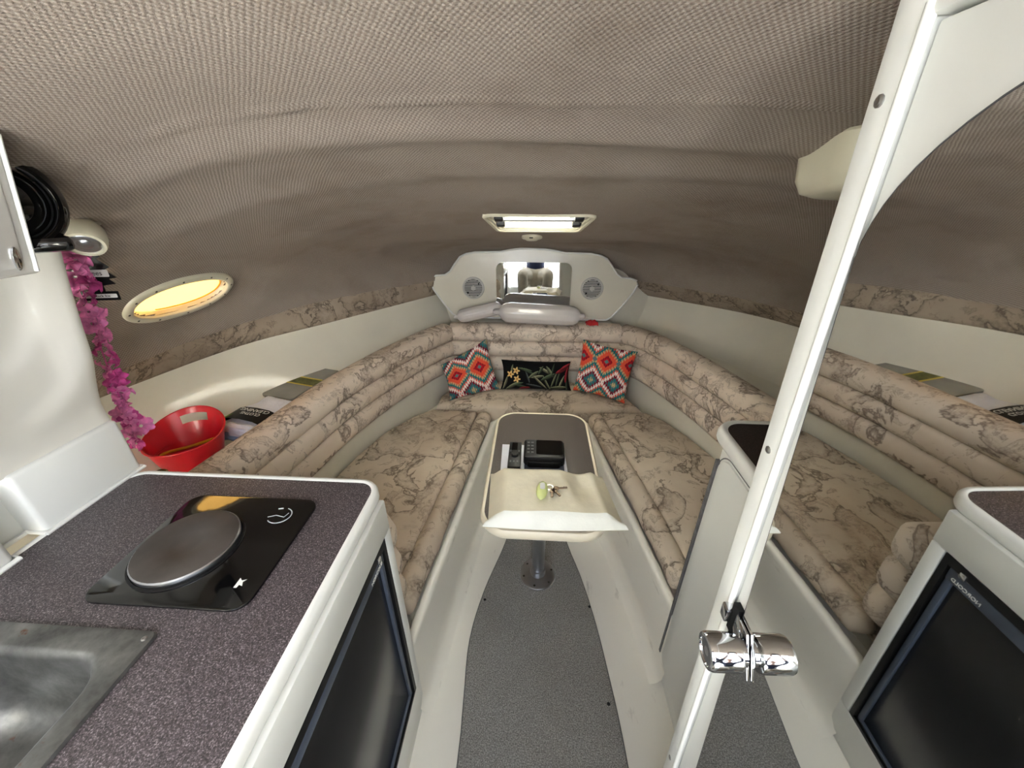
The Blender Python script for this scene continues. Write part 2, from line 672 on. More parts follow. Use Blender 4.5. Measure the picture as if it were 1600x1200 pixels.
ys = list(np.arange(-0.30, 2.76, 0.0125))
ts = list(np.sin(np.linspace(-PI / 2, PI / 2, 241)))
rng = np.random.RandomState(3)
ph = rng.rand(8) * 6.28
cv, cuv = [], []
for y in ys:
    row = []
    acc = 0
    for k, tt in enumerate(ts):
        w = ws(y) if tt > 0 else wp(y)
        x = tt * w
        z = zceil(x, y)
        edge = (1 - abs(tt)) ** 0.5
        # slack cloth: seam ridge, long sags and small ripples
        ys0 = 0.735 - 0.03 * abs(x) ** 1.5 + 0.012 * math.sin(3 * x + 1)
        z += -0.006 * math.exp(-((y - ys0) / 0.006) ** 2) * edge
        z += -0.016 * math.exp(-((y - ys0 - 0.13 - 0.03 * math.sin(2.2 * x)) / 0.055) ** 2) * edge
        z += -0.014 * math.exp(-((y - ys0 - 0.34 - 0.05 * math.sin(1.7 * x + 2)) / 0.06) ** 2) * edge * (0.5 + 0.5 * math.sin(2.5 * x + 0.5) ** 2)
        z += -0.008 * math.exp(-((y - 1.33 - 0.34 * abs(x) + 0.18 * x * x) / 0.06) ** 2) * max(0, min(1, (abs(x) - 0.28) / 0.3)) * max(0, min(1, (1.05 - abs(x)) / 0.2)) * edge
        z += 0.0035 * math.sin(9 * y + 4 * x + ph[0]) * edge + 0.0025 * math.sin(17 * y - 7 * x + ph[1]) * edge
        z += 0.003 * math.sin(6 * x * (1 + 0.2 * y) + ph[2]) * math.sin(5 * y + ph[3]) * edge
        p = V((x, y, z))
        if x < -0.85 and 0.7 < y < 1.95:          # cloth pulled flat around the portlight
            d = p - PORT_C
            rr = math.hypot(d.dot(PORT_A) / 0.205, d.dot(PORT_B) / 0.112)
            wgt = max(0.0, min(1.0, (2.1 - rr) / 0.9))
            wgt = wgt * wgt * (3 - 2 * wgt)
            p = p - PORT_N * (d.dot(PORT_N) * wgt)
        if k:
            acc += (p - row[-1]).length
        row.append(p)
        cuv.append((acc - 0.0, y))
    mid = cuv[-121][0]
    for q in range(len(cuv) - 241, len(cuv)):
        cuv[q] = (cuv[q][0] - mid, cuv[q][1])
    cv.append(row)
mb = MB()
flat = [p for r in cv for p in r]
fs = []
m_ = 241
for i in range(len(ys) - 1):
    for j in range(m_ - 1):
        q = (i * m_ + j, i * m_ + j + 1, (i + 1) * m_ + j + 1, (i + 1) * m_ + j)
        cx = (flat[q[0]] + flat[q[2]]) / 2
        if hatch_poly(cx.x, cx.y):
            continue
        if cx.x < -1.0 and 1.0 < cx.y < 1.65:
            a, b = port_uv(cx)
            if a * a + b * b < 1.0:
                continue
        fs.append(q)
mb.add(flat, fs)
me = bpy.data.meshes.new('ceiling')
me.from_pydata([tuple(p) for p in flat], [], fs)
ul = me.uv_layers.new(name='UVMap')
for lp in me.loops:
    ul.data[lp.index].uv = cuv[lp.vertex_index]
me.shade_smooth()
me.materials.append(head)
ceiling = bpy.data.objects.new('ceiling', me)
C.objects.link(ceiling)
tag(ceiling, 'sagging taupe woven fabric headliner over the cabin', kind='structure')
ORG['ceiling'] = V((0, 0, 0))

# deck skin above the headliner, so that no daylight leaks through the cloth
mb = MB()
rows = []
for y in np.arange(-0.30, 2.86, 0.1):
    row = []
    for k in range(41):
        tt = math.sin(-PI / 2 + PI * k / 40)
        w = (ws(y) if tt > 0 else wp(y)) + 0.07
        x = tt * w
        row.append(V((x, y, ZB + (zc(y) + 0.06 - ZB) * (1 - abs(tt) ** nexp(y)) ** 0.6)))
    rows.append(row)
fl = [p for r in rows for p in r]
fs = []
for i in range(len(rows) - 1):
    for j in range(40):
        q = (i * 41 + j, i * 41 + j + 1, (i + 1) * 41 + j + 1, (i + 1) * 41 + j)
        c = (fl[q[0]] + fl[q[2]]) / 2
        if 1.5 < c.y < 1.95 and abs(c.x) < 0.28:
            continue
        if c.x < -1.0 and 1.0 < c.y < 1.65:
            a, b = port_uv(c)
            if a * a / 1.4 + b * b / 2.6 < 1.0:
                continue
        fs.append(q)
mb.add(fl, fs)
deck = mb.build('ceiling_deck', gel, smooth=60)
tag(deck, 'white moulded deck skin over the headliner', kind='structure')

# ---- fabric bands under the headliner
lp_ = smooth_path([(-1.62, -0.3), (-1.61, 0.4), (-1.575, 0.8), (-1.508, 1.18), (-1.37, 1.63), (-1.118, 2.0), (-0.71, 2.61), (-0.60, 2.78)], 0.03)
ls_ = smooth_path([(1.74, -0.3), (1.74, 0.4), (1.73, 0.9), (1.62, 1.55), (1.43, 2.02), (1.214, 2.34), (0.737, 2.737), (0.62, 2.82)], 0.03)


def hull_x(path, y):
    P = sorted(path, key=lambda p: p[1])
    return float(np.interp(y, [p[1] for p in P], [p[0] for p in P]))


for side, path, wf, nm, lab in ((-1, lp_, wp, 'trim_1', 'map-print fabric band along the port side under the headliner'),
                                (1, ls_, ws, 'trim_2', 'map-print fabric band along the starboard side under the headliner')):
    mb = MB()
    rows = []
    s_ = 0
    for i, (x, y) in enumerate(path):
        if i:
            s_ += math.dist(path[i - 1], path[i])
        hx = side * wf(min(y, 2.75))
        top = V((hx + side * 0.012, y, ZB + 0.022))
        bot = V((x, y, 0.98))
        puff = 0.016 * (1 - math.exp(-((((s_ + 0.22) % 0.62) - 0.31) / 0.016) ** 2) * 0.75)
        inward = V((-side * 0.8, -0.3, 0.1)).normalized()
        row = []
        for k in range(9):
            f = k / 8
            row.append(bot.lerp(top, f) + inward * puff * (math.sin(PI * f) ** 0.6 if 0 < f < 1 else 0))
        row.append(top - inward * 0.02)
        row.insert(0, bot - inward * 0.02)
        rows.append(row)
    mb.grid(rows)
    o = mb.build(nm, fabric_band, smooth=70)
    tag(o, lab, kind='structure')

# ---- moulded liner: hull sides, side shelves
bp_port = smooth_path([(-1.04, 0.72), (-1.03, 0.80), (-0.99, 1.04), (-0.945, 1.35), (-0.90, 1.6), (-0.815, 1.877), (-0.71, 2.14), (-0.61, 2.336), (-0.535, 2.445)], 0.03)
bp_stb = smooth_path([(0.545, 2.485), (0.69, 2.335), (0.825, 2.02), (0.93, 1.66), (1.0, 1.35), (1.045, 1.05), (1.06, 0.88)], 0.03)

for side, path, nm, bpath, lab in ((-1, lp_, 'wall_port', bp_port, 'smooth white hull side with shelf on the port side'),
                                   (1, ls_, 'wall_starboard', bp_stb, 'smooth white hull side with shelf on the starboard side')):
    mb = MB()
    rows = []
    for x, y in path:
        xi = x * (0.90 if y > 0.4 else 0.9)
        row = []
        for k in range(9):
            f = k / 8
            z = 0.985 + (0.70 - 0.985) * f
            xx = x + (xi - x) * (f ** 1.6)
            row.append(V((xx, y, z)))
        # shelf running inboard behind the backrest
        bx = abs(hull_x(bpath, min(max(y, bpath[0][1] if side < 0 else bpath[-1][1]), 2.43))) + 0.07
        bx = min(bx, abs(xi) - 0.01)
        row.append(V((side * (abs(xi) - 0.012), y, 0.692)))
        row.append(V((side * bx, y, 0.69)))
        row.append(V((side * bx, y, 0.02)))
        rows.append(row)
    mb.grid(rows)
    o = mb.build(nm, gel2, smooth=50)
    tag(o, lab, kind='structure')

# bow wall
mb = MB()
mb.box(-1.0, 1.05, 2.70, 2.74, 0.0, 1.19)
tag(mb.build('wall_bow', gel2), 'white bulkhead closing the bow behind the speaker panel', kind='structure')

# bow shelf behind the bow backrest
mb = MB()
mb.prism([(-0.52, 2.545), (0.53, 2.565), (0.53, 2.695), (-0.52, 2.695)], 0.78, 0.822)
tag(mb.build('bow_shelf', gel2, bevel=0.006), 'narrow white shelf in the bow carrying the fenders', 'shelf')

# ---- floor
mb = MB()
mb.box(-1.7, 1.8, -0.7, 2.75, -0.05, 0.0)
tag(mb.build('floor', scuffed, bevel=0), 'white moulded cabin sole', kind='structure')

# carpet runner
cl = smooth_path([(-0.205, -0.05), (-0.204, 0.525), (-0.213, 0.70), (-0.224, 0.913), (-0.19, 1.13), (-0.116, 1.395), (-0.06, 1.7), (-0.03, 1.95)], 0.05)
cr = smooth_path([(0.345, -0.05), (0.333, 0.557), (0.312, 0.83), (0.284, 1.049), (0.245, 1.24), (0.198, 1.414), (0.15, 1.7), (0.12, 1.95)], 0.05)
outline = cl + cr[::-1]
root = thing('floor_carpet', 'grey cut-pile carpet runner narrowing under the table', 'carpet', (0.06, 0.9, 0.0))
mb = MB()
mb.prism(outline, 0.001, 0.012)
mb.build('pile', carpet, root, bevel=0.003)
mb = MB()
mb.tube([V((x, y, 0.006)) for x, y in outline], 0.004, 6, closed=True)
mb.build('bound_edge', greyrub, root)
for p in ((-0.205, 1.08), (0.295, 1.075), (0.32, 0.72)):
    screw(root, (p[0] + (0.02 if p[0] < 0 else -0.02), p[1], 0.011), (0, 0, 1), 0.006, blackp, 'snap_stud')

# ---- moulded berth base (U-shaped liner)
inner = densify([(-0.362, 0.66), (-0.3365, 0.95), (-0.302, 1.25), (-0.265, 1.62), (-0.226, 2.02)], 0.06) + \
        densify([(-0.19, 2.055), (0.30, 2.07)], 0.06) + \
        densify([(0.335, 2.03), (0.397, 1.56), (0.445, 1.28), (0.482, 1.03), (0.503, 0.86), (0.508, 0.80)], 0.06)
prof = [(-0.045, 0.0), (-0.018, 0.008), (-0.004, 0.03), (0.0, 0.08), (0.0, 0.20), (0.0, 0.318), (0.003, 0.329), (0.010, 0.335), (0.028, 0.335), (0.035, 0.328), (0.037, 0.30), (0.12, 0.30)]
mb = MB()
mb.grid(sweep(mb, inner, prof))
root = thing('berth_platform', 'white moulded berth platform with raised rim under the seat cushions', 'berth platform', (0.06, 1.4, 0))
mb.build('rim_face', scuffed, root, smooth=50)
mb = MB()
mb.prism([(-0.44, 0.7), (-0.30, 2.08), (0.40, 2.10), (0.56, 0.876), (1.10, 0.876), (1.06, 1.3), (0.9, 2.0), (0.56, 2.60), (-0.55, 2.60), (-0.9, 1.9), (-1.02, 1.3), (-1.06, 0.7)], 0.26, 0.302)
mb.build('berth_top', gel2, root)
# white coaming strip seen between backrest rolls and seat
for path, sgn in ((bp_port, 1), (bp_stb, 1)):
    mb = MB()
    pth = path
    mb.grid(sweep(mb, pth, [(0.012, 0.30), (0.016, 0.44), (0.03, 0.58), (0.045, 0.80), (0.085, 0.80), (0.085, 0.30)]))
    mb.build('backing_coaming', gel2, root, smooth=60)
mb = MB()
mb.box(-0.56, 0.57, 2.475, 2.60, 0.30, 0.79)
mb.build('backing_coaming', gel2, root)


# ---- cushions
def pad(name, outline, z0, z1, parent, m, r=0.02, crown=0.012):
    """upholstered pad: outline with rounded edge and gently crowned top"""
    n = len(outline)
    cx = sum(p[0] for p in outline) / n
    cy = sum(p[1] for p in outline) / n
    cc = np.array([cx, cy])
    # offset inward rings
    area = sum(outline[i][0] * outline[(i + 1) % n][1] - outline[(i + 1) % n][0] * outline[i][1] for i in range(n))
    sg = 1 if area > 0 else -1
    mb = MB()
    rows = []
    for d, z in ((0.006, z0), (0.0, z0 + 0.01), (0.0, z1 - r), (r * 0.3, z1 - r * 0.3), (r, z1)):
        rows.append([V((x, y, z)) for x, y in offsets(outline, sg * d, True)])
    for f in (0.25, 0.5, 0.75, 0.92):
        rows.append([V((x + (cx - x) * f, y + (cy - y) * f, z1 + crown * math.sin(f * PI / 2))) for x, y in offsets(outline, sg * r, True)])
    mb.grid(rows, cv=True, caps=True)
    return mb.build(name, m, parent, smooth=60)


def closed_dense(pts, step=0.05):
    return densify(list(pts) + [pts[0]], step)[:-1]


def bolster(name, path, rad, zc_, parent, m):
    """rounded roll with domed ends along a path of (x, y)"""
    P = smooth_path(path, 0.03)
    n = len(P)
    rows = []
    L = [0]
    for a, b in zip(P[:-1], P[1:]):
        L.append(L[-1] + math.dist(a, b))
    for i, (x, y) in enumerate(P):
        e = min(L[i], L[-1] - L[i])
        k = math.sqrt(max(0.03, 1 - (1 - min(1, e / 0.045)) ** 2))
        wob = 1 + 0.035 * math.sin(L[i] * 23 + 1) + 0.02 * math.sin(L[i] * 51)
        a = np.array(P[max(i - 1, 0)])
        b = np.array(P[min(i + 1, n - 1)])
        d = (b - a) / np.linalg.norm(b - a)
        nx, ny = -d[1], d[0]
        row = []
        for q in range(16):
            th = 2 * PI * q / 16
            rx = rad * k * wob
            row.append(V((x + nx * rx * math.cos(th), y + ny * rx * math.cos(th), zc_ + rad * 1.08 * k * wob * math.sin(th))))
        rows.append(row)
    mb = MB()
    mb.grid(rows, cv=True, caps=True)
    return mb.build(name, m, parent, smooth=70)


root = thing('berth_cushion', 'map-print seat cushion on the port berth beside the galley', 'seat cushion', (-0.65, 1.4, 0.30))
pp = closed_dense([(-0.462, 0.775), (-0.448, 0.95), (-0.407, 1.36), (-0.372, 1.7), (-0.337, 2.03), (-0.615, 2.04), (-0.71, 1.95), (-0.825, 1.77), (-0.893, 1.555), (-0.942, 1.32), (-0.995, 0.95), (-1.01, 0.775)])
pad('seat_pad', pp, 0.302, 0.418, root, fabric_seat)
bolster('front_bolster', [(-0.427, 0.77), (-0.408, 0.95), (-0.366, 1.36), (-0.328, 1.7), (-0.288, 2.035)], 0.046, 0.378, root, fabric_seat)
root = thing('berth_cushion', 'map-print seat cushion on the starboard berth beside the dark-topped cabinet', 'seat cushion', (0.75, 1.5, 0.30))
pp = closed_dense([(0.583, 0.92), (0.578, 1.08), (0.558, 1.26), (0.535, 1.42), (0.498, 1.6), (0.47, 1.80), (0.425, 2.055), (0.70, 2.075), (0.79, 1.985), (0.872, 1.825), (0.942, 1.64), (1.005, 1.36), (1.045, 0.92)])
pad('seat_pad', pp, 0.302, 0.418, root, fabric_seat)
bolster('front_bolster', [(0.560, 0.92), (0.545, 1.08), (0.505, 1.36), (0.462, 1.6), (0.43, 1.80), (0.388, 2.05)], 0.047, 0.378, root, fabric_seat)
root = thing('bow_cushion', 'map-print cushion across the bow under the three throw pillows', 'seat cushion', (0.03, 2.2, 0.30))
pp = closed_dense([(-0.605, 2.062), (-0.30, 2.075), (0.03, 2.085), (0.40, 2.09), (0.68, 2.095), (0.62, 2.25), (0.535, 2.40), (0.505, 2.465), (-0.50, 2.455), (-0.545, 2.34), (-0.605, 2.20)])
pad('seat_pad', pp, 0.302, 0.425, root, fabric_seat, 0.03, 0.006)


def rolls(root, path, zs, m, d=0.046, rx=0.066, rz=0.058, n_end=True, wobs=0.0):
    """channelled backrest: three stuffed rolls one above another"""
    for q, zc_ in enumerate(zs):
        rows = []
        n = len(path)
        off = offsets(path, d)
        Ls = [0]
        for a, b in zip(path[:-1], path[1:]):
            Ls.append(Ls[-1] + math.dist(a, b))
        for i in range(n):
            e = min(Ls[i], Ls[-1] - Ls[i])
            k = math.sqrt(max(0.25, 1 - (1 - min(1, e / 0.03)) ** 2)) if n_end else 1
            a = np.array(path[max(i - 1, 0)])
            b = np.array(path[min(i + 1, n - 1)])
            dd = (b - a) / np.linalg.norm(b - a)
            nx, ny = -dd[1], dd[0]
            wob = 1 + 0.02 * math.sin(Ls[i] * 15 + q * 2) + 0.012 * math.sin(Ls[i] * 37 + q)
            row = []
            for j in range(20):
                th = 2 * PI * j / 20
                c, s = math.cos(th), math.sin(th)
                px = math.copysign(abs(c) ** 0.8, c) * rx * k * wob * (1.06 if q == 2 else 1.0)
                pz = math.copysign(abs(s) ** 0.8, s) * rz * k * (1.06 if q == 2 else 1.0)
                row.append(V((off[i][0] + nx * px, off[i][1] + ny * px, zc_ + pz)))
            rows.append(row)
        mb = MB()
        mb.grid(rows, cv=True, caps=True)
        mb.build('stuffed_roll', m, root, smooth=75)


ZR = [0.556, 0.664, 0.773]
root = thing('backrest', 'three-roll map-print backrest along the port side below the shelf', 'backrest', (-0.9, 1.5, 0.5))
rolls(root, [p for p in bp_port if p[1] > 0.78], ZR, fabric)
root = thing('backrest', 'three-roll map-print backrest across the bow under the fenders', 'backrest', (0.0, 2.5, 0.5))
rolls(root, densify([(-0.56, 2.425), (0.575, 2.455)], 0.03), ZR, fabric, n_end=False)
root = thing('backrest', 'three-roll map-print backrest along the starboard side', 'backrest', (0.9, 1.7, 0.5))
rolls(root, bp_stb, ZR, fabric)
root = thing('backrest', 'three-roll map-print backrest leaning on the forward end of the galley cabinet', 'backrest', (-0.68, 0.78, 0.44))
rolls(root, densify([(-0.39, 0.80), (-0.94, 0.80)], 0.03)[::-1], [0.50, 0.62, 0.74], fabric, d=-0.028, rx=0.052, rz=0.066)

# ------------------------------------------------------------------ table
root = thing('dinette_table', 'small table with brown laminate top on a steel pedestal', 'table', (0.047, 1.21, 0))
TX0, TX1, TY0, TY1, TZ = -0.160, 0.254, 0.842, 1.557, 0.70
out = rrect(TX0 + 0.012, TX1 - 0.012, TY0 + 0.012, TY1 - 0.012, 0.085, 8)
mb = MB()
mb.prism(out, TZ - 0.03, TZ)
mb.build('tabletop', lamb, root)
out2 = rrect(TX0, TX1, TY0, TY1, 0.095, 8)
mb = MB()
pr = [(0.014, TZ + 0.001), (0.006, TZ + 0.0025), (0.0005, TZ - 0.004), (0, TZ - 0.016), (0.0005, TZ - 0.027), (0.006, TZ - 0.033), (0.014, TZ - 0.032)]
mb.grid(sweep(mb, out2, pr, True), cu=True)
mb.build('edge_trim', creamr, root, smooth=60)
mb = MB()
mb.lathe([(0.029, 0.03), (0.029, TZ - 0.05), (0.05, TZ - 0.045), (0.08, TZ - 0.032)], 24, Matrix.Translation((0.049, 1.22, 0)))
mb.build('pedestal', steel, root)
mb = MB()
mb.lathe([(0.084, 0.012), (0.084, 0.018), (0.078, 0.022), (0.05, 0.024), (0.036, 0.03), (0.035, 0.06), (0.029, 0.062)], 32, Matrix.Translation((0.049, 1.22, 0)))
fl_ = mb.build('base_flange', steel, root)
for k in range(6):
    a = k * PI / 3 + 0.3
    screw(fl_, (0.049 + 0.068 * math.cos(a), 1.22 + 0.068 * math.sin(a), 0.0225), (0, 0, 1), 0.005, darkscrew)

# things on the table
root = thing('paper_sheet', 'white instruction sheet under the two black devices on the table', 'paper', (0.016, 1.2, TZ))
mb = MB()
mb.add([(-0.116, 1.293, TZ + .0015), (0.134, 1.293, TZ + .0015), (0.142, 1.06, TZ + .0015), (-0.108, 1.06, TZ + .0015),
        (-0.116, 1.293, TZ + .003), (0.134, 1.293, TZ + .003), (0.142, 1.06, TZ + .003), (-0.108, 1.06, TZ + .003)],
       [(0, 1, 2, 3), (4, 7, 6, 5), (0, 4, 5, 1), (1, 5, 6, 2), (2, 6, 7, 3), (3, 7, 4, 0)])
mb.build('sheet', paper, root)
mb = MB()
mb.box(-0.022, 0.128, 1.125, 1.19, TZ + .003, TZ + .0036)
mb.build('printed_picture', inkm, root)

root = thing('car_stereo', 'slim black stereo faceplate lying on the white sheet', 'stereo', (-0.06, 1.215, TZ + 0.003))
mb = MB()
mb.box(-0.085, -0.036, 1.130, 1.288, TZ + 0.0036, TZ + 0.022)
mb.build('housing', blackp, root, bevel=0.004)
mb = MB()
mb.lathe([(0.014, 0), (0.014, 0.008), (0.011, 0.011)], 20, Matrix.Translation((-0.060, 1.197, TZ + 0.021)))
mb.build('volume_knob', blackp, root)
mb = MB()
mb.lathe([(0.0155, 0), (0.0155, 0.003), (0.014, 0.003)], 20, Matrix.Translation((-0.060, 1.197, TZ + 0.021)), caps=False)
mb.build('knob_ring', chrome, root)
mb = MB()
mb.box(-0.074, -0.052, 1.232, 1.280, TZ + 0.0215, TZ + 0.0228)
mb.build('display', blackg, root)
for x, y in ((-0.078, 1.225), (-0.045, 1.225), (-0.075, 1.16), (-0.062, 1.16), (-0.049, 1.16)):
    mb = MB()
    mb.box(x - 0.003, x + 0.003, y - 0.006, y + 0.006, TZ + 0.0215, TZ + 0.0235)
    mb.build('button', greyrub, root)

root = thing('chartplotter', 'chunky black fish finder with a dark screen lying on the white sheet', 'fish finder', (0.053, 1.235, TZ + 0.003))
mb = MB()
mb.prism(rrect(-0.026, 0.130, 1.160, 1.278, 0.014, 4), TZ + 0.004, TZ + 0.045)
mb.build('housing', blackp, root, bevel=0.007)
mb = MB()
mb.prism(rrect(0.022, 0.122, 1.178, 1.270, 0.006, 3), TZ + 0.044, TZ + 0.0465)
mb.build('screen', blackg, root)
mb = MB()
mb.prism(rrect(-0.012, 0.114, 1.150, 1.18, 0.01, 3), TZ + 0.004, TZ + 0.030)
mb.build('bracket_foot', blackp, root, bevel=0.004)
for r_ in range(4):
    for c_ in range(2):
        mb = MB()
        x, y = -0.008 + 0.015 * c_, 1.189 + 0.021 * r_
        mb.box(x - 0.005, x + 0.005, y - 0.004, y + 0.004, TZ + 0.0448, TZ + 0.0475)
        mb.build('button', greyrub, root, bevel=0.001)

# cream vinyl pouch
root = thing('vinyl_pouch', 'flat cream vinyl pouch lying across the near end of the table', 'pouch', (0.07, 0.99, TZ))
A_, B_, D_, E_ = V((-0.143, 1.100, 0)), V((0.262, 1.106, 0)), V((-0.128, 0.880, 0)), V((0.292, 0.893, 0))
rows = []
NU, NV = 40, 24
for i in range(NV + 1):
    v = i / NV
    row = []
    for j in range(NU + 1):
        u = j / NU
        p = (A_.lerp(B_, u)).lerp(D_.lerp(E_, u), v)
        e = min(1, 8 * u, 8 * (1 - u)) ** 0.7 * min(1, 10 * v + 0.15) ** 0.8
        h = 0.046 * e
        # slump in the right half and fold running forward
        h -= 0.024 * math.exp(-((u - 0.76 - 0.05 * v) / 0.11) ** 2) * math.exp(-((v - 0.35) / 0.45) ** 2)
        h += 0.006 * math.exp(-((u - 0.60 - 0.08 * v) / 0.035) ** 2) * math.sin(PI * v)
        h += 0.002 * math.sin(13 * u + 5 * v) * math.sin(9 * v + 2)
        if u > 0.85:
            h *= 1 - 0.5 * ((u - 0.85) / 0.15) ** 2
        row.append(V((p.x, p.y, TZ + 0.006 + max(0.003, h))))
    rows.append(row)
mb = MB()
mb.grid(rows)
top = mb.build('pouch_top', canvasm, root, smooth=80)
# front gusset folding down to a crease line
fr = rows[-1]
rows2 = []
for k in range(7):
    f = k / 6
    row = []
    for j, p in enumerate(fr):
        u = j / NU
        out_ = 0.034 * f * (0.75 + 0.25 * math.sin(PI * u))
        zz = p.z + (TZ + 0.007 - p.z) * f + 0.006 * math.sin(PI * f)
        row.append(V((p.x + (u - 0.5) * 0.03 * f, p.y - out_, zz)))
    rows2.append(row)
mb = MB()
mb.grid(rows2)
mb.build('front_gusset', canvasw, root, smooth=80)
mb = MB()
fl2 = rows[0] + [r[-1] for r in rows[1:]] + rows2[-1][::-1] + [r[0] for r in rows[1:]][::-1]
mb.add([V((p.x, p.y, TZ + 0.004)) for p in fl2], [tuple(range(len(fl2)))])
side = []
rim_ = rows[0] + [r[-1] for r in rows[1:]]
mb2 = MB()
mb2.grid([rim_, [V((p.x, p.y, TZ + 0.004)) for p in rim_]])
mb2.grid([[r[0] for r in rows], [V((r[0].x, r[0].y, TZ + 0.004)) for r in rows]])
mb.build('pouch_bottom', canvasm, root)
mb2.build('side_seam', canvasm, root)

# keys with float, on the pouch
zt = TZ + 0.053
root = thing('key_ring', 'pale green foam float with a bunch of small keys on the cream pouch', 'keys', (0.05, 0.97, zt))
mb = MB()
rows = []
for k in range(9):
    f = -1 + 2 * k / 8
    kk = math.sqrt(max(0.02, 1 - f * f))
    rows.append([V((0.041 + 0.019 * kk * math.cos(a) + 0.004 * f, 0.962 + 0.042 * f * 0.999 + 0.0, zt + 0.013 + 0.012 * kk * math.sin(a))) for a in [2 * PI * q / 14 for q in range(14)]])
mb.grid(rows, cv=True, caps=True)
mb.build('float', keyfl, root, smooth=70)
mb = MB()
mb.prism(rrect(0.034, 0.050, 0.955, 0.985, 0.006, 3), zt + 0.0235, zt + 0.0255)
mb.build('float_label', whitep, root)
mb = MB()
mb.tube([V((0.066 + 0.012 * math.cos(a), 0.985 + 0.012 * math.sin(a), zt + 0.006)) for a in [2 * PI * q / 18 for q in range(18)]], 0.0013, 6, closed=True)
mb.build('split_ring', chrome, root)
for ang, L_ in ((8, 0.05), (-55, 0.042), (-95, 0.04)):
    M = Matrix.Translation((0.075, 0.98, zt + 0.006)) @ Matrix.Rotation(math.radians(ang), 4, 'Z')
    mb = MB()
    mb.prism([(0.011 * math.cos(a) + 0.012, 0.009 * math.sin(a)) for a in [2 * PI * q / 12 for q in range(12)]], -0.001, 0.0012, M)
    mb.box(0.02, L_, -0.003, 0.003, -0.001, 0.0012, M)
    mb.box(L_ - 0.012, L_ - 0.008, 0.003, 0.0055, -0.001, 0.0012, M)
    mb.box(L_ - 0.005, L_ - 0.002, 0.003, 0.005, -0.001, 0.0012, M)
    mb.build('key', brass, root, smooth=0)


# ------------------------------------------------------------------ throw pillows
def pillow(name, label, cat, TL, TR, BR, BL, thick, colour, nu=120, nv=120, group=None):
    TL, TR, BR, BL = V(TL), V(TR), V(BR), V(BL)
    N = (TR - TL).cross(BL - TL).normalized()
    if N.y > 0:
        N = -N
    verts, cols, faces = [], [], []
    for sidei in (1, -1):
        base = len(verts)
        for i in range(nv + 1):
            v = i / nv
            for j in range(nu + 1):
                u = j / nu
                a, b = 2 * u - 1, 2 * v - 1
                # pinched sides, pointed corners
                a2 = a * (1 - 0.075 * (1 - b * b))
                b2 = b * (1 - 0.075 * (1 - a * a))
                uu, vv = (a2 + 1) / 2, (b2 + 1) / 2
                p = TL.lerp(TR, uu).lerp(BL.lerp(BR, uu), vv)
                h = ((1 - a ** 4) * (1 - b ** 4)) ** 0.55 * (1 - 0.25 * (a * a + b * b) / 2)
                h *= 1 + 0.06 * math.sin(4 * a + 1) * math.sin(3 * b + 2)
                verts.append(p + N * (sidei * thick * (h if sidei > 0 else 0.7 * h) + 0.002 * sidei))
                cols.append(colour(u, v))
        for i in range(nv):
            for j in range(nu):
                q = [base + i * (nu + 1) + j, base + i * (nu + 1) + j + 1, base + (i + 1) * (nu + 1) + j + 1, base + (i + 1) * (nu + 1) + j]
                faces.append(tuple(q if sidei < 0 else q[::-1]))
    half = (nu + 1) * (nv + 1)
    ring = [j for j in range(nu + 1)] + [i * (nu + 1) + nu for i in range(1, nv + 1)] + [nv * (nu + 1) + j for j in range(nu - 1, -1, -1)] + [i * (nu + 1) for i in range(nv - 1, 0, -1)]
    for k in range(len(ring)):
        a, b = ring[k], ring[(k + 1) % len(ring)]
        faces.append((a, b, b + half, a + half))
    zs = [p.z for p in verts]
    o0 = V(((TL + BR) / 2).to_tuple())
    o0.z = min(zs)
    me = bpy.data.meshes.new(name)
    me.from_pydata([tuple(p - o0) for p in verts], [], faces)
    ca = me.color_attributes.new('print', 'FLOAT_COLOR', 'POINT')
    arr = np.array([list(s2l(c)) + [1.0] for c in cols], dtype=np.float32).ravel()
    ca.data.foreach_set('color', arr)
    me.shade_smooth()
    me.materials.append(printm)
    o = bpy.data.objects.new(name, me)
    C.objects.link(o)
    o.location = o0
    return tag(o, label, cat, group)


TEAL, MAR, ORG_, TAN, WHT, GRY, CRIM = (30, 112, 116), (122, 18, 40), (222, 84, 58), (196, 172, 122), (236, 222, 216), (92, 118, 122), (178, 24, 36)


def kilim(phx, v0, sx, h):
    """rows of stepped diamonds between zigzag bands; v0 is the centre of a red row"""
    S = 3.7 * h
    def f(u, v):
        x = u * sx + phx
        fx = abs(x - math.floor(x) - 0.5)
        y = (v - v0 + S / 2) % S - S / 2
        tooth = int(u * 50) % 2
        ya = abs(y) / h + (tooth - 0.5) * 0.17
        w = ya + 2 * fx - 1
        if (0.5 - fx) * 2 + abs(y) / h < 0.24:
            return GRY
        if w < 0:
            m1 = 1 + w
            if abs(y) / h + 2 * fx < 0.2:
                return GRY
            if m1 < 0.42:
                return CRIM
            if m1 < 0.62:
                return MAR if tooth else ORG_
            return ORG_
        for lim, c in ((0.17, TAN), (0.52, TEAL), (0.68, ORG_), (0.96, WHT), (1.24, MAR), (1.5, TEAL), (1.66, GRY)):
            if w < lim:
                return c
        return TAN
    return f


pillow('throw_pillow', 'zigzag woven throw pillow leaning at the port bow corner', 'pillow',
       (-0.600, 2.265, 0.612), (-0.312, 2.375, 0.762), (-0.215, 2.29, 0.437), (-0.525, 2.125, 0.428), 0.062, kilim(0.0, 0.5, 2.0, 0.24))
pillow('throw_pillow', 'zigzag woven throw pillow leaning at the starboard bow corner', 'pillow',
       (0.325, 2.395, 0.762), (0.665, 2.32, 0.715), (0.585, 2.15, 0.428), (0.272, 2.30, 0.437), 0.062, kilim(0.4, 0.28, 2.2, 0.23))

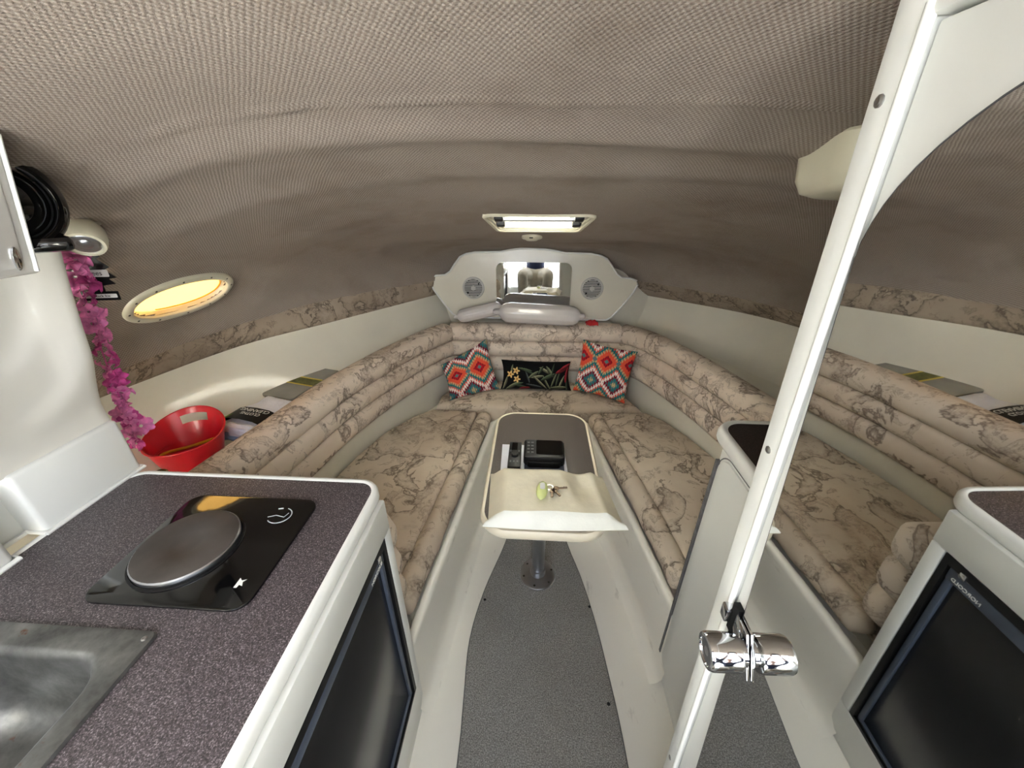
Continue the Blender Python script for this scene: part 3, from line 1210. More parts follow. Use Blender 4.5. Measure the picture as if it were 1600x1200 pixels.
leaves = []
rl = random.Random(11)
GR = [(86, 100, 74), (122, 128, 98), (150, 150, 118), (64, 78, 60), (84, 92, 92)]
for cx, cy, an, L_, W_, c_ in [(0.14, 0.30, 75, 0.16, 0.035, 1), (0.05, 0.75, 80, 0.2, 0.04, 2), (0.16, 0.86, 35, 0.22, 0.06, 1), (0.24, 0.80, 20, 0.15, 0.05, 0),
                                (0.33, 0.28, -10, 0.22, 0.04, 0), (0.40, 0.38, -20, 0.2, 0.035, 3), (0.37, 0.55, -70, 0.2, 0.03, 4), (0.46, 0.45, 35, 0.2, 0.05, 1),
                                (0.52, 0.52, 10, 0.2, 0.045, 2), (0.55, 0.72, -45, 0.3, 0.035, 2), (0.65, 0.75, -65, 0.28, 0.032, 1), (0.63, 0.30, -30, 0.2, 0.045, 2),
                                (0.70, 0.33, -55, 0.2, 0.05, 1), (0.68, 0.52, 25, 0.25, 0.06, 0), (0.77, 0.60, 65, 0.3, 0.028, 1), (0.83, 0.55, 70, 0.3, 0.028, 0),
                                (0.87, 0.72, 60, 0.26, 0.03, 2), (0.82, 0.90, 5, 0.25, 0.05, 1), (0.95, 0.80, 80, 0.3, 0.03, 3), (0.30, 0.90, -15, 0.2, 0.05, 3),
                                (0.47, 0.85, -12, 0.25, 0.03, 4), (0.57, 0.28, 60, 0.14, 0.04, 0), (0.75, 0.25, 80, 0.18, 0.03, 3)]:
    leaves.append((cx, cy, math.radians(an), L_, W_, GR[c_]))
for cx, cy, an, L_, W_ in [(0.88, 0.30, 25, 0.2, 0.06), (0.93, 0.18, 30, 0.2, 0.05), (0.96, 0.45, 80, 0.25, 0.04), (0.34, 0.95, 5, 0.16, 0.05)]:
    leaves.append((cx, cy, math.radians(an), L_, W_, (158, 44, 52)))


def tropical(u, v):
    col = (9, 9, 10)
    asp = 0.42
    for cx, cy, an, L_, W_, c_ in leaves:
        dx, dy = u - cx, -(v - cy) * asp
        a = dx * math.cos(an) + dy * math.sin(an)
        b = -dx * math.sin(an) + dy * math.cos(an)
        tt = a / (L_ / 2)
        if abs(tt) < 1:
            wd = W_ / 2 * (1 - tt * tt) ** 0.8
            if abs(b) < wd:
                k = 0.75 + 0.45 * (b / wd) if abs(b) > 0.0022 else 0.6
                col = tuple(max(0, min(255, x * k)) for x in c_)
    for cx, cy in ((0.20, 0.33), (0.11, 0.46), (0.21, 0.62)):
        dx, dy = u - cx, (v - cy) * asp
        r = math.hypot(dx, dy)
        a = math.atan2(dy, dx)
        if r < 0.055 * (0.72 + 0.28 * math.cos(5 * a)):
            col = (232, 196, 128) if r > 0.014 else (170, 110, 40)
    return col


pillow('lumbar_pillow', 'black lumbar pillow with tropical leaves and pale flowers in the bow', 'pillow',
       (-0.212, 2.36, 0.622), (0.252, 2.375, 0.612), (0.262, 2.30, 0.432), (-0.214, 2.295, 0.432), 0.055, tropical, 200, 90)

# ------------------------------------------------------------------ bow panel with mirror and speakers
root = thing('speaker_panel', 'white winged bow panel with a centre mirror and two round speakers', 'panel', (-0.02, 2.55, 0.82))
half = [(-0.02, 1.293), (0.06, 1.291), (0.13, 1.282), (0.19, 1.270), (0.26, 1.268), (0.36, 1.266), (0.42, 1.255), (0.462, 1.235), (0.50, 1.19), (0.535, 1.14), (0.57, 1.118), (0.63, 1.112), (0.672, 1.098), (0.682, 1.07), (0.66, 1.02), (0.60, 0.93), (0.535, 0.845), (0.50, 0.825)]
mirr = [(-0.04 - x, z + 0.004) for x, z in half[1:]][::-1]
PK = 0.983
psc = lambda x, z: (x * PK, 1.64 - (1.64 - z) * PK)
outl = [psc(x, z) for x, z in half + mirr]
YP = 2.58
mb = MB()
Mp = Matrix(((1, 0, 0, 0), (0, 0, -1, 0), (0, 1, 0, 0), (0, 0, 0, 1)))      # (x, z, d) -> world with d towards the viewer
Mp = Matrix.Translation((0, YP, 0)) @ Mp
mb.prism([(x, z) for x, z in outl[::-1]], -0.02, 0.0, Mp)
mb.build('panel_board', gel2, root, bevel=0.006, seg=3)  # cream tone stands in for the warm light at the bow
mb = MB()
mb.tube([V((x, YP - 0.002, z)) for x, z in outl], 0.006, 8, closed=True)
mb.build('edge_piping', rimw, root)
mb = MB()
mb.prism(rrect(-0.262 * PK, 0.24 * PK, psc(0, 0.86)[1], psc(0, 1.208)[1], 0.045, 6), 0.0, 0.005, Mp @ Matrix.Translation((0, psc(0, 1.208)[1], 0.001)) @ Matrix.Rotation(math.radians(-1.2), 4, 'X') @ Matrix.Translation((0, -psc(0, 1.208)[1], 0)))
mb.build('mirror', mirror_m, root, smooth=30)
for sxc, szc in ((-0.42, 1.035), (0.383, 1.042)):
    M = Mp @ Matrix.Translation(psc(sxc, szc) + (0,))
    mb = MB()
    mb.lathe([(0.074, 0.0), (0.074, 0.008), (0.070, 0.012), (0.062, 0.012), (0.060, 0.006)], 36, M, caps=False)
    mb.lathe([(0.0605, 0.003), (0.0605, 0.0035)], 36, M)
    sp = mb.build('speaker', greyp, root)
    for k in range(-5, 6):
        y = k * 0.0105
        L_ = math.sqrt(max(0, 0.058 ** 2 - y * y))
        mb = MB()
        gap = 0.012 if abs(k) <= 1 else 0
        mb.box(-L_, L_, y - 0.0027, y + 0.0027, 0.0025, 0.0105, M)
        mb.build('grille_slat', greyp if k % 1 == 0 else blackp, sp, bevel=0)
    mb = MB()
    mb.lathe([(0.059, 0.0036), (0.059, 0.0042)], 30, M)
    mb.build('cone', blackp, sp)
    mb = MB()
    mb.lathe([(0.016, 0.004), (0.016, 0.0115), (0.013, 0.013)], 20, M)
    mb.build('centre_boss', greyp, sp)
    for q in (0.65, 0.65 + PI):
        screw(sp, M @ V((0.047 * math.cos(q), 0.047 * math.sin(q), 0.010)), (0, -1, 0), 0.006, blackp)


# ---- fenders on the bow shelf
def fender(A, B, r, label):
    A, B = V(A), V(B)
    root = thing('boat_fender', label, 'fender', (A + B) / 2 - V((0, 0, r)), 'fenders on the bow shelf')
    d = (B - A)
    L_ = d.length
    M = axis_frame(A, d)
    rows = []
    prof = [(0.10, 0.0), (0.28, 0.03), (0.30, 0.06), (0.34, 0.075), (0.72, 0.10), (0.93, 0.14), (1.0, 0.20), (1.0, 0.5), (1.0, 0.80), (0.93, 0.87), (0.72, 0.915), (0.34, 0.94), (0.30, 0.955), (0.28, 0.985), (0.1, 1.0)]
    for k, f in prof:
        row = []
        for q in range(48):
            a = 2 * PI * q / 48
            rib = 1 - (0.035 if q % 4 == 0 else 0) * (1 if k > 0.9 else 0)
            row.append(M @ V((r * k * rib * math.cos(a), r * k * rib * math.sin(a), L_ * f)))
        rows.append(row)
    mb = MB()
    mb.grid(rows, cv=True, caps=True)
    mb.build('fender_body', fenderm, root, smooth=50)
    for f in (0.025, 0.975):
        p = M @ V((0, 0, L_ * f))
        mb = MB()
        ax = (M.to_3x3() @ V((1, 0, 0)))
        ring = [p + V((0, 0.0, 0)) + (M.to_3x3() @ V((0, math.cos(a), math.sin(a) * 0.6))) * r * 0.24 for a in [2 * PI * q / 14 for q in range(14)]]
        mb.tube(ring, r * 0.08, 8, closed=True)
        mb.build('rope_eye', fenderm, root, smooth=70)
    return root


fender((-0.268, 2.425, 0.930), (0.330, 2.44, 0.902), 0.066, 'ribbed grey-white fender lying along the bow shelf in front of the mirror')
fender((-0.535, 2.46, 0.872), (-0.20, 2.522, 0.938), 0.046, 'ribbed grey-white fender partly behind the other fender on the bow shelf')
rows = []
for i in range(9):
    rows.append([V((0.345 + 0.010 * i, 2.47 + 0.015 * j + 0.006 * math.sin(i * 1.3), 0.833 + 0.03 * math.sin(PI * j / 4) * math.sin(PI * (i + 1) / 10) ** 0.5 + 0.004 * math.sin(2.1 * i + j))) for j in range(5)])
mb = MB()
mb.grid(rows)
mb.grid([[V((p.x, p.y, 0.832)) for p in r] for r in rows])
tag(mb.build('folded_cloth', redcl, smooth=80), 'scrap of red cloth beside the fenders on the bow shelf', 'cloth')

# ------------------------------------------------------------------ portlight and deck hatch
root = thing('window_1', 'oval portlight with yellow cover in the port cabin side', None, PORT_C, kind='structure')
OV = lambda k, ra, rb, h: PORT_C + PORT_A * (ra * math.cos(k)) + PORT_B * (rb * math.sin(k)) + PORT_N * h


def ov(k, ra, rb, h, e=0.92):
    c, s = math.cos(k), math.sin(k)
    return PORT_C + PORT_A * (ra * math.copysign(abs(c) ** e, c)) + PORT_B * (rb * math.copysign(abs(s) ** e, s)) + PORT_N * h


N_ = 64
rows = []
for k in range(N_):
    a = 2 * PI * k / N_
    rows.append([ov(a, 0.205, 0.112, -0.012), ov(a, 0.205, 0.112, 0.005), ov(a, 0.200, 0.107, 0.010), ov(a, 0.180, 0.086, 0.011), ov(a, 0.176, 0.082, 0.008), ov(a, 0.173, 0.079, -0.03)])
mb = MB()
mb.grid(rows, cu=True)
frm = mb.build('frame', beigep, root, smooth=50)
mb = MB()
mb.add([ov(2 * PI * k / N_, 0.178, 0.084, -0.018) for k in range(N_)] + [ov(2 * PI * k / N_, 0.178, 0.084, -0.022) for k in range(N_)],
       [tuple(range(N_)), tuple(range(2 * N_ - 1, N_ - 1, -1))])
mb.build('pane', pane_y, root, smooth=0)
for k in range(12):
    screw(frm, ov(2 * PI * (k + 0.4) / 12, 0.191, 0.097, 0.0095), PORT_N, 0.004, darkscrew)
rows = []
mb = MB()
mb.tube([ov(2 * PI * k / N_, 0.165, 0.070, -0.015) for k in range(-20, 14)], 0.0022, 6)
mb.build('cover_seam', yellow, root)

root = thing('window_2', 'deck hatch with white frame in the headliner', None, (0.008, 1.735, 1.517), kind='structure')
hn = V((0, -0.28, -1)).normalized()


def hp(x, y, h):
    """point on the ceiling plane around the hatch, h below it"""
    z = 1.557 - 0.2897 * (y - 1.6)
    return V((x, y, z)) + hn * h


def hring(g, h, grow=0.0):
    # corners: near wide, far narrow
    pts = []
    y0, y1 = 1.590 + g, 1.885 - g
    x0, x1 = 0.222 - g - 0.0, 0.196 - g
    r = max(0.02, 0.045 - g)
    raw = []
    for (cx, cy, a0) in ((x1 - r, y1 - r, 0), (-x1 + r, y1 - r, 90), (-x0 + r, y0 + r, 180), (x0 - r, y0 + r, 270)):
        for k in range(6):
            a = math.radians(a0 + 90 * k / 5)
            raw.append(hp(0.008 + cx + r * math.cos(a), cy + r * math.sin(a), h))
    return raw


mb = MB()
mb.grid([hring(0, -0.01), hring(0, 0.008), hring(0.006, 0.014), hring(0.016, 0.012), hring(0.018, 0.006), hring(0.026, 0.006), hring(0.028, 0.001), hring(0.036, 0.0), hring(0.04, -0.06), hring(-0.06, -0.062)], cv=True)  # last ring is an unseen flange added to keep direct sun out
mb.build('frame', beigep, root, smooth=45)
mb = MB()
lid = hring(0.036, -0.052)
lid2 = hring(0.036, -0.058)
n_ = len(lid)
mb.add(lid + lid2, [tuple(range(n_)), tuple(range(2 * n_ - 1, n_ - 1, -1))])
mb.build('acrylic_lid', pane_w, root, smooth=0)
mb = MB()
mb.tube([hp(-0.15, 1.70, 0.0), hp(0.166, 1.70, 0.0)], 0.007, 10)
mb.build('support_bar', steel, root)
for sx_ in (-1, 1):
    for yy, s in ((1.665, 0.018), (1.765, 0.020)):
        mb = MB()
        M = frame_from(hp(0.008 + sx_ * 0.160, yy, -0.018), (1, 0, 0), (0, 1, -0.29))
        mb.box(-0.018, 0.018, -0.022, 0.022, -0.03, 0.022, M)
        mb.box(-0.03, 0.008, -0.008, 0.008, 0.0, 0.03, M)
        mb.build('latch_dog', blackp, root, bevel=0.004)

# dome fitting below the hatch
p0 = V((-0.022, 2.06, zceil(-0.022, 2.06) + 0.002))
nn = ceil_normal(-0.022, 2.06)
root = thing('smoke_detector', 'small round white ceiling sensor between hatch and bow panel', 'sensor', p0)
M = axis_frame(p0, nn)
mb = MB()
mb.lathe([(0.052, -0.004), (0.052, 0.004), (0.047, 0.008), (0.034, 0.010), (0.028, 0.016), (0.010, 0.018)], 28, M)
mb.build('housing', beigep, root)
mb = MB()
mb.box(-0.006, 0.012, -0.046, -0.032, 0.004, 0.012, axis_frame(p0 + V((0, -0.0, 0)), nn))
mb.build('test_button', blackp, root)
root_dome = root

# beige box cover on the starboard headliner
bc = V((0.600, 0.865, zceil(0.600, 0.865) + 0.012))
root = thing('vent_cover', 'beige moulded plastic cover screwed to the headliner beside the mirror door', 'cover', bc)
nb = ceil_normal(0.585, 0.93)
Mb = frame_from(bc, (1, 0.0, -0.06), (0, 1, -0.16))
Mb2 = Matrix(Mb)
rows = []
for g, h in ((-0.006, 0.006), (-0.006, -0.002), (0.0, -0.004), (0.002, -0.012), (0.006, -0.06), (0.016, -0.082), (0.035, -0.09), (0.06, -0.09)):
    rows.append([Mb2 @ V((x, y, h)) for x, y in rrect(-0.085 + g, 0.085 - g, -0.09 + g, 0.09 - g, max(0.01, 0.045 - g * 0.4), 6)])
mb = MB()
mb.grid(rows, cv=True, caps=True)
cvr = mb.build('shell', beigep, root, smooth=55)
mb = MB()
mb.lathe([(0.0055, 0), (0.0055, 0.003)], 12, axis_frame(Mb2 @ V((0.02, -0.0885, -0.035)), Mb2.to_3x3() @ V((0, -1, 0))))
mb.build('drain_hole', blackp, root)
for x, y in ((-0.06, -0.085), (0.04, -0.092)):
    screw(root, Mb2 @ V((x, y, -0.008)), Mb2.to_3x3() @ V((0, -0.8, -0.6)), 0.005, darkscrew)

# ------------------------------------------------------------------ galley
CT = 0.985          # counter top
root = thing('galley_cabinet', 'white galley cabinet with a black fridge set in its front', 'cabinet', (-0.7, 0.2, 0))
GX = -0.357
mb = MB()
mb.box(-0.40, GX, -0.55, 0.698, 0.862, 0.955)
mb.box(-0.40, GX, -0.55, 0.698, 0.0, 0.155)
mb.box(-0.40, GX, 0.664, 0.698, 0.155, 0.862)
mb.box(-0.40, GX, -0.55, 0.135, 0.155, 0.862)
mb.build('face_frame', gel, root, bevel=0.004)
mb = MB()
mb.box(-1.03, -0.40, 0.678, 0.698, 0.0, 0.955)
mb.build('end_panel', gel, root)
mb = MB()
mb.box(-1.03, -0.401, -0.55, 0.685, 0.0, 0.12)
mb.build('bottom', gel, root)
mb = MB()
mb.box(-1.03, -1.01, -0.55, 0.685, 0.12, 0.95)
mb.build('back', gel, root)

root = thing('fridge', 'black built-in fridge with slate blue trim in the galley cabinet', 'fridge', (-0.6, 0.39, 0.12))
mb = MB()
mb.box(-0.59, -0.392, 0.137, 0.662, 0.157, 0.860)
mb.build('fridge_body', blackp, root)
mb = MB()
for y0, y1, z0, z1 in ((0.137, 0.662, 0.838, 0.860), (0.648, 0.662, 0.157, 0.838), (0.137, 0.150, 0.157, 0.838), (0.150, 0.648, 0.157, 0.168)):
    mb.box(-0.392, -0.3585, y0, y1, z0, z1)
mb.build('surround', blackp, root)
mb = MB()
mb.box(-0.391, -0.372, 0.155, 0.640, 0.172, 0.830)
door_ = mb.build('door', fridgeb, root, bevel=0.003)
for x0, x1, y0, y1, z0, z1 in ((-0.374, -0.362, 0.153, 0.645, 0.800, 0.834), (-0.374, -0.364, 0.630, 0.645, 0.178, 0.801), (-0.374, -0.364, 0.153, 0.645, 0.170, 0.180), (-0.374, -0.364, 0.153, 0.166, 0.178, 0.801)):
    mb = MB()
    mb.box(x0, x1, y0, y1, z0, z1)
    mb.build('trim_strip', slateb, door_, bevel=0.003)
mb = MB()
mb.box(-0.374, -0.360, 0.600, 0.628, 0.834, 0.846)
mb.box(-0.366, -0.354, 0.606, 0.620, 0.834, 0.850)
mb.build('hinge', chrome, root, bevel=0.002)
mb = MB()
mb.box(-0.374, -0.358, 0.20, 0.235, 0.836, 0.850)
mb.build('latch', chrome, root, bevel=0.002)
Mt = Matrix(((0, 0, 1, -0.3615), (1, 0, 0, 0.600), (0, 1, 0, 0.812), (0, 0, 0, 1)))
text_part('NORCOLD', 0.013, Mt, whitep, door_)

# countertop
root = thing('galley_worktop', 'speckled purple-grey laminate worktop with white edge', 'worktop', (-0.7, 0.2, 0.95))
outer = rrect(-1.035, -0.366, -0.55, 0.736, 0.055, 8)
inn = rrect(-1.02, -0.381, -0.535, 0.721, 0.042, 8)
SKX0, SKX1, SKY0, SKY1 = -0.955, -0.602, -0.10, 0.346
hole = rrect(SKX0 + 0.02, SKX1 - 0.02, SKY0 + 0.02, SKY1 - 0.02, 0.05, 6)
bm = bmesh.new()
o0 = ORG[root.name]
es = []
for loop in (inn, hole):
    vv = [bm.verts.new(V((x, y, CT)) - o0) for x, y in loop]
    es += [bm.edges.new((vv[i], vv[(i + 1) % len(vv)])) for i in range(len(vv))]
bmesh.ops.triangle_fill(bm, use_beauty=True, edges=es, normal=(0, 0, 1))
me = bpy.data.meshes.new('laminate_top')
bm.to_mesh(me)
bm.free()
me.materials.append(lam)
o = bpy.data.objects.new('laminate_top', me)
C.objects.link(o)
o.parent = root
mb = MB()
pr = [(0.017, CT - 0.001), (0.012, CT + 0.003), (0.004, CT + 0.002), (0.0, CT - 0.006), (0.0, CT - 0.022), (0.004, CT - 0.030), (0.012, CT - 0.032), (0.02, CT - 0.030)]
mb.grid(sweep(mb, outer, pr, True), cu=True)
mb.build('edge_trim', rimw, root, smooth=60)

# cooktop
root = thing('cooktop', 'black glass cooktop with one round burner on the galley worktop', 'cooktop', (-0.66, 0.535, CT))
mb = MB()
mb.prism(rrect(-0.795, -0.487, 0.384, 0.650, 0.03, 6), CT + 0.0005, CT + 0.007)
mb.build('glass_plate', blackg, root, bevel=0.002)
Mc = Matrix.Translation((-0.684, 0.504, CT + 0.007))
mb = MB()
mb.lathe([(0.097, 0), (0.097, 0.003), (0.093, 0.004), (0.091, 0.002)], 48, Mc, caps=False)
mb.build('burner_seat', blackp, root)
mb = MB()
mb.lathe([(0.091, 0.001), (0.091, 0.011), (0.0885, 0.013)], 48, Mc, caps=False)
bn = mb.build('burner_rim', steel, root)
mb = MB()
mb.lathe([(0.0885, 0.004), (0.0885, 0.0135), (0.084, 0.0150), (0.030, 0.0142), (0.028, 0.0128), (0.004, 0.0126)], 48, Mc)
mb.build('burner_plate', burner_m, root)
mb = MB()
arc = [V((-0.553 + 0.025 * math.cos(a), 0.598 + 0.022 * math.sin(a), CT + 0.0074)) for a in [math.radians(d) for d in range(-135, 80, 8)]]
mb.tube(arc, 0.0011, 4)
mb.build('dial_mark', greypr, root)
mb = MB()
mb.tube([V((-0.577, 0.592, CT + 0.0074)), V((-0.561, 0.598, CT + 0.0074)), V((-0.541, 0.594, CT + 0.0074)), V((-0.537, 0.606, CT + 0.0074))], 0.0009, 4)
mb.tube([V((-0.567, 0.617, CT + 0.0074)), V((-0.557, 0.619, CT + 0.0074))], 0.0016, 4)
mb.build('dial_mark', greypr, root)
mb = MB()
mb.add([(x + 0.018, y - 0.015, CT + 0.0076) for x, y in ((-0.552, 0.440), (-0.546, 0.440), (-0.545, 0.446), (-0.538, 0.444), (-0.542, 0.452), (-0.537, 0.458), (-0.546, 0.455), (-0.552, 0.460))], [tuple(range(8))])
mb.build('maker_mark', whitep, root)

# sink
root = thing('galley_sink', 'stained stainless steel sink set in the galley worktop', 'sink', (-0.8, 0.13, 0.80))
rows = []
for g, z in ((0.0, CT + 0.001), (0.002, CT + 0.006), (0.034, CT + 0.005), (0.040, CT + 0.001), (0.045, CT - 0.012), (0.055, CT - 0.12), (0.072, CT - 0.15), (0.10, CT - 0.156), (0.16, CT - 0.158)):
    rows.append([V((x, y, z)) for x, y in rrect(SKX0 + g, SKX1 - g, SKY0 + g, SKY1 - g, 0.012 if g < 0.01 else 0.06, 8)])
mb = MB()
mb.grid(rows, cv=True)
mb.add(rows[-1], [tuple(range(len(rows[-1])))])
sk = mb.build('basin', sinkm, root, smooth=60)
mb = MB()
mb.lathe([(0.03, 0.0), (0.03, 0.003), (0.022, 0.004), (0.02, 0.001)], 20, Matrix.Translation((-0.78, 0.06, CT - 0.158)))
mb.build('drain', steel, root)
for x, y in ((SKX1 - 0.014, SKY1 - 0.014), (SKX0 + 0.014, SKY1 - 0.014)):
    screw(root, (x, y, CT + 0.0055), (0, 0, 1), 0.0045)

# moulded galley back with box ledge
root = thing('galley_moulding', 'glossy white moulded galley side rising from the worktop to the headliner', 'moulding', (-1.1, 0.4, CT))
prof = [(-1.028, 1.132), (-1.036, 1.145), (-1.036, 1.17), (-1.024, 1.21), (-1.006, 1.26), (-0.990, 1.297), (-0.982, 1.34), (-0.972, 1.39), (-0.956, 1.46), (-0.940, 1.52), (-0.922, 1.58), (-0.905, 1.66), (-0.895, 1.70)]
pz = np.linspace(1.132, 1.548, 60)
prx = np.interp(pz, [z for x, z in prof], [x for x, z in prof])
prx = np.convolve(np.pad(prx, 4, mode='edge'), np.ones(9) / 9, 'valid')
rows = []
for y in np.linspace(-0.30, 0.735, 90):
    row = []
    for x, z in zip(prx, pz):
        d = math.hypot((y - 0.60) / 0.16, (z - 1.47) / 0.26)
        fade = max(0, min(1, (0.735 - y) / 0.05)) * max(0, min(1, (z - 1.14) / 0.04))
        rec = -0.022 * max(0, 1 - d * d) - 0.012 * (1 / (1 + math.exp((d - 0.55) / 0.03))) - 0.012 * (1 / (1 + math.exp((d - 1.0) / 0.04)))
        row.append(V((x + rec * fade, y, z)))
    rows.append(row)
end = [V((p.x - 0.004, 0.745, p.z)) for p in rows[-1]]
rows.append(end)
rows.append([V((-1.18 + 0.22 * max(0, p.z - 1.25) / 0.4, 0.747, p.z)) for p in end])
mb = MB()
mb.grid(rows)
glossw = mat('glossy_white_moulding', (214, 211, 201), 0.12, coat=0.6, noise=(3, 0.04))
mb.build('upper_panel', glossw, root, smooth=50)
mb = MB()
mb.box(-1.27, -1.020, 0.525, 0.746, CT + 0.001, 1.135)
mb.build('box_ledge', gel, root, bevel=0.01, seg=3)
mb = MB()
mb.box(-1.27, -1.07, 0.42, 0.54, CT + 0.001, 1.132)
mb.build('recess_panel', gel, root, bevel=0.006)
mb = MB()
mb.box(-1.27, -1.005, -0.30, 0.462, CT + 0.001, 1.132)
mb.build('box_ledge', gel, root, bevel=0.012, seg=3)
mb = MB()
mb.tube([V((-1.018, 0.522, CT + 0.004)), V((-1.016, 0.747, CT + 0.004)), V((-1.07, 0.749, CT + 0.004))], 0.005, 8)
mb.tube([V((-1.003, -0.3, CT + 0.004)), V((-1.003, 0.464, CT + 0.004)), V((-1.065, 0.466, CT + 0.004)), V((-1.065, 0.524, CT + 0.004)), V((-1.018, 0.525, CT + 0.004))], 0.005, 8)
mb.build('sealant_bead', rimw, root)

# overhead cupboard, its lower edge above the galley
root = thing('overhead_cupboard', 'glossy off-white overhead cupboard above the galley with a slanted front', 'cupboard', (-0.95, 0.2, 1.5))
glossc = mat('glossy_grey_white_panel', (196, 194, 188), 0.1, coat=0.6, noise=(4, 0.04))
pr = [(-0.790, 1.519), (-0.735, 1.712), (-0.84, 1.70), (-0.875, 1.54)]
mb = MB()
rows = [[V((x, y, z)) for x, z in pr] for y in (-0.30, 0.585)]
mb.grid(rows, cv=True, caps=True)
mb.build('cupboard_body', glossc, root, bevel=0.006, seg=3)
Mo = frame_from(V((-0.7895, 0.09, 1.520)), (0, 1, 0), (0.055, 0, 0.193))
mb = MB()
mb.prism(rrect(-0.38, 0.472, 0.014, 0.185, 0.015, 4), 0.001, 0.006, Mo)
dr = mb.build('cupboard_door', glossc, root, bevel=0.003)
mb = MB()
mb.tube([Mo @ V((0.486, 0.006, 0.003)), Mo @ V((0.486, 0.195, 0.003))], 0.003, 8)
mb.build('edge_bead', rimw, root)
mb = MB()
mb.prism([(0.462 + 0.005 * math.cos(q), 0.030 + 0.018 * math.sin(q)) for q in [2 * PI * k / 18 for k in range(18)]], 0.0055, 0.0085, Mo)
mb.build('finger_pull', chrome, dr, bevel=0.001)
# small white ceiling bracket above it
root = thing('ceiling_bracket', 'white plastic ceiling bracket above the black round fitting', 'bracket', (-0.83, 0.72, 1.66))
pc = V((-0.80, 0.560, zceil(-0.80, 0.560) + 0.004))
Mk = frame_from(pc, (0.9, 0.0, 0.42), (0, 1, -0.2))
mb = MB()
mb.prism(rrect(-0.06, 0.03, -0.14, 0.03, 0.02, 5), -0.018, 0.004, Mk)
mb.build('plate', beigep, root, bevel=0.008, seg=3)
for x, y in ((0.012, 0.012), (0.014, -0.04)):
    screw(root, Mk @ V((x, y, -0.018)), Mk.to_3x3() @ V((0, 0, -1)), 0.006, darkscrew)

# black ringed fitting peeping out behind the cupboard
fc = V((-0.866, 0.632, 1.622))
root = thing('cabin_fan', 'black ringed round fan housing beside the overhead cupboard', 'fan', fc - V((0, 0, 0.09)))
Mf = axis_frame(fc, (0.80, -0.60, -0.02))
mb = MB()
mb.lathe([(0.074, -0.03), (0.078, 0.0), (0.076, 0.014), (0.070, 0.020), (0.062, 0.016), (0.059, 0.004)], 48, Mf, caps=False)
mb.build('outer_ring', blackg, root, smooth=60)
mb = MB()
mb.lathe([(0.056, -0.02), (0.056, 0.010), (0.048, 0.016), (0.042, 0.006), (0.038, 0.014), (0.016, 0.02)], 48, Mf)
mb.build('inner_ring', blackg, root, smooth=60)
mb = MB()
mb.lathe([(0.075, -0.032), (0.05, -0.042)], 32, Mf)
mb.build('back_shell', blackp, root)
mb = MB()
mb.box(-0.02, 0.062, -0.02, 0.03, -0.080, -0.055, Matrix.Translation(fc) @ Matrix.Rotation(0.9, 4, 'Z'))
mb.build('foot', blackg, root, bevel=0.008)

# spot lamp
sl = V((-0.956, 0.812, 1.548))
root = thing('spot_lamp', 'small off-white eyeball spot lamp above the air freshener', 'lamp', sl - V((0, 0, 0.04)))
ds = V((0.42, -0.62, -0.62)).normalized()
Ms = axis_frame(sl, ds)
k_ = 0.82
mb = MB()
mb.lathe([(r * k_, z * k_) for r, z in ((0.012, -0.045), (0.03, -0.04), (0.040, -0.022), (0.043, 0.0), (0.042, 0.018), (0.039, 0.026), (0.033, 0.027), (0.030, 0.021), (0.012, 0.018))], 32, Ms)
mb.build('lamp_head', beigep, root, smooth=60)
mb = MB()
mb.lathe([(r * k_, z * k_) for r, z in ((0.0305, 0.022), (0.026, 0.0255), (0.016, 0.0235), (0.013, 0.027), (0.004, 0.0285))], 28, Ms)
mb.build('lens', steel, root, smooth=60)
mb = MB()
mb.tube([sl - ds * 0.03, sl + V((-0.03, 0.06, 0.03)), sl + V((-0.06, 0.08, 0.04))], 0.014, 10)
mb.lathe([(0.035, 0), (0.035, 0.012), (0.02, 0.02)], 24, axis_frame(sl + V((-0.07, 0.09, 0.045)), (0.6, -0.6, -0.5)))
mb.build('mount', beigep, root)

# tree-shaped air freshener card
root = thing('air_freshener', 'black pine tree shaped air freshener card hanging behind the pink garland', 'air freshener', (-1.13, 0.905, 1.38))
outl = []
prof = [(0.0, 0.155), (0.010, 0.140), (0.006, 0.135), (0.020, 0.118), (0.013, 0.113), (0.030, 0.095), (0.020, 0.090), (0.040, 0.070), (0.028, 0.064), (0.046, 0.045), (0.030, 0.042), (0.040, 0.030), (0.014, 0.026), (0.014, 0.012), (0.038, 0.012), (0.038, -0.010)]
outl = prof + [(-x, z) for x, z in prof[::-1][:-1]]
Ma = frame_from((-1.085, 0.895, 1.400), (0.93, 0.36, -0.04), (0.03, 0.03, 1))
mb = MB()
mb.prism(outl, -0.001, 0.001, Ma)
mb.build('card', blackp, root, smooth=0)
for zz, s, tx in ((0.056, 0.017, 'Trees'), (0.001, 0.010, 'Black Ice')):
    mb = MB()
    mb.prism(rrect(-0.034, 0.034, zz - s * 0.5, zz + s * 0.5, 0.002, 2), 0.0012, 0.0018, Ma)
    lb = mb.build('label_patch', whitep, root, smooth=0)
    text_part(tx, s * 0.9, Ma @ Matrix.Translation((0.004, zz, 0.0022)), blackp, lb, depth=0.0002)
mb = MB()
mb.tube([Ma @ V((0, 0.15, 0)), Ma @ V((0.004, 0.20, 0.0)), V((-1.0, 0.87, 1.60))], 0.0012, 5)
mb.build('string', whitep, root)

